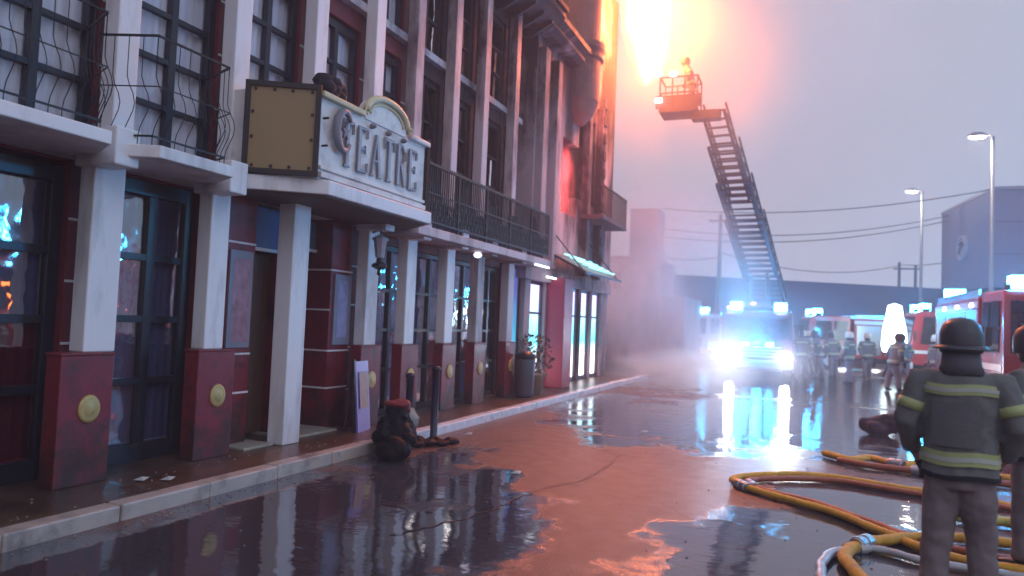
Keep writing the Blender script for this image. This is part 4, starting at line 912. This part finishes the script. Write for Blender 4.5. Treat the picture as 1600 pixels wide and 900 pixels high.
    if stripes:
        def torso_band(z, hh, grow, m, nm='stripe'):
            def rr(zz):
                T = [(.80, .215, .155), (.92, .205, .145), (1.05, .20, .138), (1.22, .215, .148), (1.36, .222, .14), (1.42, .19, .12)]
                for (a, x1, y1), (b2, x2, y2) in zip(T, T[1:]):
                    if a <= zz <= b2: f = (zz-a)/(b2-a); return x1+(x2-x1)*f+grow, y1+(y2-y1)*f+grow
                return .2, .14
            g = MB(); rg = []
            for k in range(3):
                zz = z+hh*k/2; rx, ry = rr(zz); rg.append((*H(0, 0, zz)[:2], zz*S, rx*S, ry*S))
            n_ = 28; vs = [(cx+rx*math.cos(2*math.pi*q/n_)*(1+.012*math.sin(q*2.3)), c2+ry*math.sin(2*math.pi*q/n_)*(1+.012*math.sin(q*2.3)), z_+.006*math.sin(q*.9)) for cx, c2, z_, rx, ry in rg for q in range(n_)]
            g.add(vs, [(i*n_+q, i*n_+(q+1) % n_, (i+1)*n_+(q+1) % n_, (i+1)*n_+q) for i in range(2) for q in range(n_)])
            return g.build(nm, m, P, smooth=True)
        torso_band(.885, .085, .010, STRIPE); torso_band(.912, .028, .014, STRIPS)
        torso_band(1.315, .065, .010, STRIPE); torso_band(1.335, .024, .014, STRIPS)
        torso_band(.80, .03, .006, mat('dark_hem', (.01, .01, .015), .9), 'hem')
        for ar in arms:
            pts = [Vector(H(*p)) for p in ar]; a = pts[0].lerp(pts[1], .52); c = pts[0].lerp(pts[1], .74)
            MB().tube([a, c], [.084*S, .082*S], 16).build('stripe', STRIPE, P, smooth=True)
    # ---- trousers and boots
    q = MB(); q.rings([(*H(0, -.01, .74)[:2], .74*S, .165*S, .125*S), (*H(0, -.01, .86)[:2], .86*S, .18*S, .13*S), (*H(0, 0, .95)[:2], .95*S, .165*S, .11*S)])
    for s in (-1, 1):
        q.tube([H(s*.085, -.005, .84), H(s*.095, 0, .68), H(s*(legs-.02), .01+step*s*.5, .47), H(s*(legs-.005), 0+step*s*.8, .28), H(s*legs, -.01+step*s, .09)], [.10*S, .108*S, .09*S, .082*S, .086*S], 14)
    to = q.build('trousers', trousers, P); remesh(to, vox, 3, .030 if vox < .02 else .01)
    for s in (-1, 1):
        o = MB().tube([H(s*legs, -.04+step*s, .045), H(s*(legs+.01), .06+step*s, .045), H(s*(legs+.015), .17+step*s, .035)], [.05*S, .05*S, .038*S], 12, .9).tube([H(s*legs, -.015+step*s, .045), H(s*legs, -.015+step*s, .16)], [.05*S, .05*S], 10)
        bo_ = o.build('boot', BOOT, P); remesh(bo_, max(.01, vox*.8), 1)
    # ---- helmet, neck guard
    g = MB().lathe([(.122, -.06), (.130, -.05), (.132, .0), (.130, .06), (.112, .115), (.07, .152), (.001, .165)], n=24); g.v = [(a*S*.93+hx, c*S*1.12+hy-.01*S, e_*S+hz_+.02*S) for a, c, e_ in g.v]
    ho = g.build('helmet', helmet, P, smooth=True)
    MB().bar((hx, hy-.12*S, hz_+.12*S), (hx, hy+.10*S, hz_+.17*S), .03*S, .03*S).build('helmet_comb', helmet, ho)
    g = MB().rings([(hx, hy-.015*S, hz_-.10*S, .098*S, .10*S), (hx, hy-.015*S, hz_+.03*S, .105*S, .115*S)], 20); g.build('neck_guard', mat('neck_guard', (.06, .06, .08), .8), ho, smooth=True)
    return P
ff1 = person('firefighter in dark jacket with lime stripes seen from behind, standing before the yellow hoses', (.87, 5.35, 0), R(-6), legs=.135, step=.035)
# bright collar and panel seams on his back
MB().rings([(0, -.008, 1.462, .128, .098), (0, -.005, 1.50, .098, .092)], 22).build('collar', mat('pale_collar', (.45, .48, .45), .6), ff1, smooth=True)
g = MB(); A_ = [(k/6*.26-.16) for k in range(7)]
def bk_(x, z): return (x, -(.150*math.sqrt(max(0, 1-(x/.222)**2))+.010), z)
g.add([bk_(x, z) for z in (1.0, 1.09, 1.18, 1.27) for x in A_], [(q*7+i, q*7+i+1, (q+1)*7+i+1, (q+1)*7+i) for q in range(3) for i in range(6)])
g.build('back_patch', mat('dark_back_patch', (.12, .125, .135), .8, bump=.3), ff1, smooth=True)
hm_ = [o for o in ff1.children if o.name.startswith('helmet')][0]
MB().lathe([(.128, 1.602), (.158, 1.590), (.160, 1.596), (.132, 1.618)], (0, .0, 0), 28).build('helmet_brim', HELM, hm_, smooth=True)
g = MB(); A2 = [-2.1+k*.13 for k in range(9)]
g.add([(.1345*math.cos(a)*.95, .02+.152*math.sin(a), z) for z in (1.655, 1.685) for a in A2], [(i, i+1, 9+i+1, 9+i) for i in range(8)]); g.build('helmet_sticker', STRIPS, hm_, smooth=True)
g = MB(); g.rings([(0, -.02, 1.435, .135, .112), (0, -.025, 1.50, .112, .108), (0, -.01, 1.57, .104, .104)], 24); g.build('neck_flap', mat('neck_flap', (.09, .09, .11), .85, bump=.6), ff1, smooth=True)
ff2 = person('firefighter cut off by the right edge of the photograph, bareheaded dark hood and lime cuff', (1.54, 6.5, 0), R(50), vox=.018)
ff2['label'] = 'second firefighter in dark gear cut off by the right edge beside the nearest firefighter'
g0 = person('firefighter bending toward equipment between the ladder engine and the long fire engine', (.3, 29.5, 0), R(100), vox=.03, lean=.25, step=.1)
def ppl(src, loc, rz, label, s=1):
    c = copy_tree(src); c.location = loc; c.rotation_euler = (0, 0, rz); c.scale = (s, s, s); c['label'] = label; c['group'] = 'firefighters working in the distance'; return c
g0['group'] = 'firefighters working in the distance'
g1 = person('firefighter walking left with a pale helmet near the centre of the far group', (1.2, 27.5, 0), R(60), helmet=mat('pale_helmet', (.6, .55, .45), .3), vox=.03, step=.14, group='firefighters working in the distance')
ppl(g1, (2.0, 31.5, 0), R(200), 'pale helmeted firefighter facing away near the glowing light tower')
ppl(g0, (2.35, 25.5, 0), R(-60), 'stooping firefighter nearest to the left arm of the closest firefighter')
ppl(g1, (-.1, 33.2, 0), R(-80), 'pale helmeted firefighter standing close behind the ladder engine rear')
ppl(g0, (3.0, 29.0, 0), R(150), 'stooping firefighter at the foot of the glowing light tower')
ppl(g1, (4.3, 31.0, 0), R(20), 'pale helmeted firefighter in front of the second red fire engine', 1.0)
ppl(g0, (.8, 31.2, 0), R(30), 'stooping firefighter half hidden behind the walking pale helmeted one')
ppl(g1, (3.7, 27.0, 0), R(110), 'pale helmeted firefighter just left of the head of the nearest firefighter')
ppl(g1, (-.3, 28.4, 0), R(170), 'pale helmeted firefighter right beside the right headlight of the ladder engine')
# firefighter in the basket
c = person('firefighter crouched in the ladder basket beside the flames', (-3.45, 21.95, 8.12), R(95), vox=.03, S=.92, lean=.3)

# ------------------------------------------------------------------ hoses
def hose(pts, r, m, label, z=0, n=10):
    P = spline([(a, b, r+z+(c if len(q) > 2 else 0)) for q in pts for a, b, c in [(q[0], q[1], q[2] if len(q) > 2 else 0)]], 10)
    t = thing('fire_hose', label, 'hose', (P[0][0], P[0][1], 0), 0, 'fire hoses lying on the wet road')
    hr_ = random.Random(len(P)+int(r*1000)); ph = hr_.uniform(0, 6)
    fine = []
    for a, b in zip(P, P[1:]): fine += [a, a.lerp(b, .5)]
    fine.append(P[-1])
    fine = [q + Vector((.13*r*math.sin(i*.45+ph), .13*r*math.sin(i*.31+ph*2), 0)) for i, q in enumerate(fine)]
    MB().tube(fine, [r*(1+.05*math.sin(i*.8+ph)+.05*math.sin(i*2.3)-(.16 if i % 37 == 20 else 0)) for i in range(len(fine))], n+4, .78).build('hose_tube', m, t, world=True, smooth=True)
    k = int(len(P)*.42); d = (P[k+1]-P[k-1]).normalized(); c0 = P[k]
    MB().tube([c0-d*.10, c0-d*.085, c0-d*.08, c0-d*.015, c0-d*.01, c0+d*.01, c0+d*.015, c0+d*.08, c0+d*.085, c0+d*.10], [r*1.08, r*1.12, r*1.3, r*1.3, r*1.15, r*1.15, r*1.38, r*1.38, r*1.12, r*1.08], 14).build('coupling', CHROME, t, world=True)
    return t
h1 = hose([(2.6, 6.35), (1.5, 6.3), (.95, 6.42), (.55, 6.95), (.18, 7.45), (-.28, 7.80), (-.66, 8.15), (-.74, 8.5), (-.50, 8.85), (-.1, 9.15), (.35, 9.2), (.85, 9.0), (1.5, 8.85), (2.4, 8.4), (3.6, 8.1)], .043, HOSE, 'thick yellow hose looping to a point on the left side of the hose pile')
h2 = hose([(2.6, 6.6), (1.5, 6.55), (.9, 6.75), (.48, 7.25), (.05, 7.75), (-.42, 8.05), (-.60, 8.42), (-.38, 8.72), (.05, 8.98), (.4, 9.02), (.9, 8.84), (1.6, 8.66), (2.6, 8.1), (3.6, 7.8)], .038, HOSER, 'reddish hose following just inside the thick yellow loop')
h3 = hose([(.20, 10.9), (.5, 10.55), (.75, 10.85), (1.05, 10.5), (1.3, 10.75), (1.8, 10.4), (2.4, 10.3), (3.5, 10.0)], .055, HOSE, 'crumpled yellow hose farthest back behind the firefighter')
h4 = hose([(.35, 10.45), (.75, 10.25), (1.2, 10.2), (1.7, 9.95), (2.3, 9.9), (3.5, 9.5)], .05, HOSER, 'rust coloured hose lying against the farthest crumpled hose')
h5 = hose([(.60, 5.0), (.36, 5.45), (.26, 6.0), (.42, 6.42), (.72, 6.75), (1.1, 6.98), (1.7, 7.05), (2.6, 6.9)], .05, HOSE, 'yellow hose crossing the ground right behind the legs of the nearest firefighter')
h6 = hose([(.1, 5.3), (.1, 5.75), (.22, 6.15), (.5, 6.35), (.8, 6.2), (1.4, 6.15), (2.2, 6.1)], .035, mat('pale_hose', (.40, .42, .45), .35), 'thin pale grey hose curling at the bottom right corner')
h7 = hose([(1.1, 7.75), (1.6, 7.8), (2.2, 7.6), (3.0, 7.5)], .06, mat('lime_hose', (.45, .42, .10), .5), 'lime yellow hose emerging right of the nearest firefighter')
# ------------------------------------------------------------------ things by the kerb
BG = thing('rubbish_bag', 'slumped black rubbish bag at the kerb with red and grey rags on top', 'bag', (-4.62, 7.75, 0))
g = MB(); g.ball((0, 0, .24), .25, 20, (.95, 1.0, 1.0)); g.ball((.02, .02, .46), .15, 16, (1, 1, .9)); g.ball((-.05, .18, .16), .18, 14)
g.v = [(a+.02*math.sin(c_*31+b*17), b+.02*math.sin(a*27+c_*13), max(0, c_)) for a, b, c_ in g.v]
o = g.build('bag_body', BLACK, BG); remesh(o, .018, 2, .05)
rg = MB().ball((0, .05, .60), .12, 12, (1.3, 1.2, .32)).ball((.09, .1, .54), .08, 10, (1, 1, .7)); o = rg.build('red_rag', WALLR, BG); remesh(o, .012, 2, .04)
rg = MB().ball((.10, .22, .42), .11, 12, (.6, 1, 1.3)); o = rg.build('grey_rag', mat('grey_cloth', (.26, .26, .24), .9), BG); remesh(o, .012, 2, .04)
g = MB()
for (a, b, c_) in ((.1, .45, .04), (.2, .6, .05), (.3, .75, .035), (.15, .85, .05), (.35, .95, .04), (0, .62, .08)): g.ball((a, b, c_), .09, 10, (1.3, 1.2, .45))
o = tag(g.build('burnt_scraps', BLACK, None, loc=(-4.75, 7.9, 0)), 'low heap of black wet scraps at the foot of the two dark posts', 'debris'); remesh(o, .015, 1, .05)
def crumple(o, sc_, st):
    tx = bpy.data.textures.get('crumple') or bpy.data.textures.new('crumple', 'STUCCI'); tx.noise_scale = sc_
    d = o.modifiers.new('crumple', 'DISPLACE'); d.texture = tx; d.strength = st; d.mid_level = .5
for o in list(BG.children): crumple(o, .10, .07)
g = MB().ball((0, 0, .13), .17, 16, (1.25, 1.1, .85)).ball((.1, .12, .22), .10, 12); g.v = [(a, b, max(0, c_)) for a, b, c_ in g.v]
o = g.build('rubbish_bag', BLACK, None, loc=(-4.42, 7.42, 0)); remesh(o, .014, 1); crumple(o, .1, .06); tag(o, 'small flat black bag lying in front of the tall slumped rubbish bag', 'bag')
def bollard(loc, label, h):
    t = thing('bollard', label, 'bollard', loc, 0, 'dark posts at the kerb')
    MB().lathe([(.075, 0), (.075, .03), (.05, .05), (.05, h-.06), (.06, h-.05), (.06, h-.02), (.045, h), (.001, h+.01)], n=16).build('post', mat('navy_post', (.010, .011, .035), .45), t, smooth=True)
bollard((-4.86, 8.50, .0), 'thinner dark post at the kerb, left of the pair beside the black bag', .92)
bollard((-4.72, 8.95, .0), 'taller dark navy post at the kerb, right of the pair beside the black bag', 1.0)
# planter heap near the far kerb
PT = thing('potted_bush', 'dark leafy bush in a tan pot on the pavement before the last theatre bay', 'plant', (-5.55, 15.0, .12))
MB().lathe([(.17, 0), (.24, .38), (.27, .40), (.27, .46), (.22, .46), (.21, .40), (.001, .40)], n=20).build('pot', mat('tan_pot', (.30, .21, .14), .6, bump=.3), PT, smooth=True)
g = MB(); r_ = random.Random(3)
for k in range(420):
    a = r_.uniform(0, 6.28); rr = .36*math.sqrt(r_.random()); zz = .42+r_.random()*.85; rr *= (1.2-.6*abs(zz-.8)); s = r_.uniform(.03, .06)
    c0 = Vector((rr*math.cos(a), rr*math.sin(a), zz)); u = Vector((r_.uniform(-1, 1), r_.uniform(-1, 1), r_.uniform(-.5, 1))).normalized(); v = u.orthogonal().normalized()
    g.add([c0-u*s, c0+v*s*.5, c0+u*s, c0-v*s*.5], [(0,1,2,3)])
g.build('foliage', mat('dark_leaves', (.035, .045, .04), .5, var=.4), PT)
g = MB()
for k in range(7):
    a = k*.9; g.tube([(0, 0, .40), (.08*math.cos(a), .08*math.sin(a), .7), (.22*math.cos(a), .22*math.sin(a), 1.1)], [.014, .010, .004], 5)
g.build('stem', mat('stem_brown', (.06, .045, .03), .8), PT)
BN = thing('litter_bin', 'dark grey litter bin standing next to the potted bush', 'bin', (-5.45, 14.2, .12))
MB().lathe([(.18, 0), (.2, .05), (.21, .75), (.19, .8)], n=20).build('drum', mat('bin_grey', (.05, .05, .07), .5), BN, smooth=True); MB().lathe([(.22, .8), (.22, .86), (.12, .93), (.001, .95)], n=20).build('lid', IRON, BN, smooth=True)
# equipment bag on the road
o = MB().ball((0, 0, .16), .2, 14, (1.5, .9, .8)).ball((.12, 0, .27), .12, 12, (1.2, .8, .8)).build('equipment_bag', mat('dark_red_bag', (.06, .03, .045), .8), None, loc=(1.1, 13.9, 0)); remesh(o, .02, 2, .03); crumple(o, .16, .14); tag(o, 'dark equipment bag lying on the wet road left of the nearest firefighter', 'bag')
# litter scraps along the pavement and road
LITM = mat('paper_scrap', (.5, .5, .5), .7)
for i, (a, b, z, lab) in enumerate([(-5.42, 4.85, .125, 'white paper scrap on the pavement below the first medallion'), (-5.25, 4.98, .125, 'small torn scrap on the pavement near the kerb'), (-4.55, 9.7, .0, 'pale scrap in the gutter right of the dark posts'), (-2.95, 7.55, .0, 'white scrap on the red lit road near the small puddle'), (-2.4, 11.6, 0, 'pale scrap on the road before the far kerb')]):
    g = MB(); s = .06; g.add([(-s, -s*.6, .004), (s, -s*.5, .012), (s*.8, s*.7, .03), (-s*.7, s*.6, .006), (0, 0, .035)], [(0,1,4),(1,2,4),(2,3,4),(3,0,4)])
    tag(g.build('paper_scrap', LITM, None, loc=(a, b, z)), lab, 'litter', 'litter on the ground')

# grit and small wet chips along the gutter and pavement
g = MB(); r_ = random.Random(11)
for k in range(900):
    u = r_.random()
    a, b, z = (r_.gauss(-4.8, .10), r_.uniform(2.5, 20), 0) if u < .45 else ((r_.uniform(-5.65, -5.1), r_.uniform(3, 16), .12) if u < .75 else (r_.uniform(-4.6, 1.5), r_.uniform(4, 16), 0))
    if z == 0 and a < -4.86: a = -4.80
    q = r_.uniform(.004, .016); t = r_.uniform(0, 6.28); c_, n_ = math.cos(t)*q, math.sin(t)*q
    g.add([(a+c_, b+n_, z+.001), (a-n_, b+c_, z+.001), (a-c_, b-n_, z+.001), (a+n_, b-c_, z+.001), (a, b, z+q*.9)], [(0,1,4),(1,2,4),(2,3,4),(3,0,4)])
tag(g.build('grit', mat('grit_chips', (.16, .13, .12), .5, var=.8, scale=30)), kind='stuff')
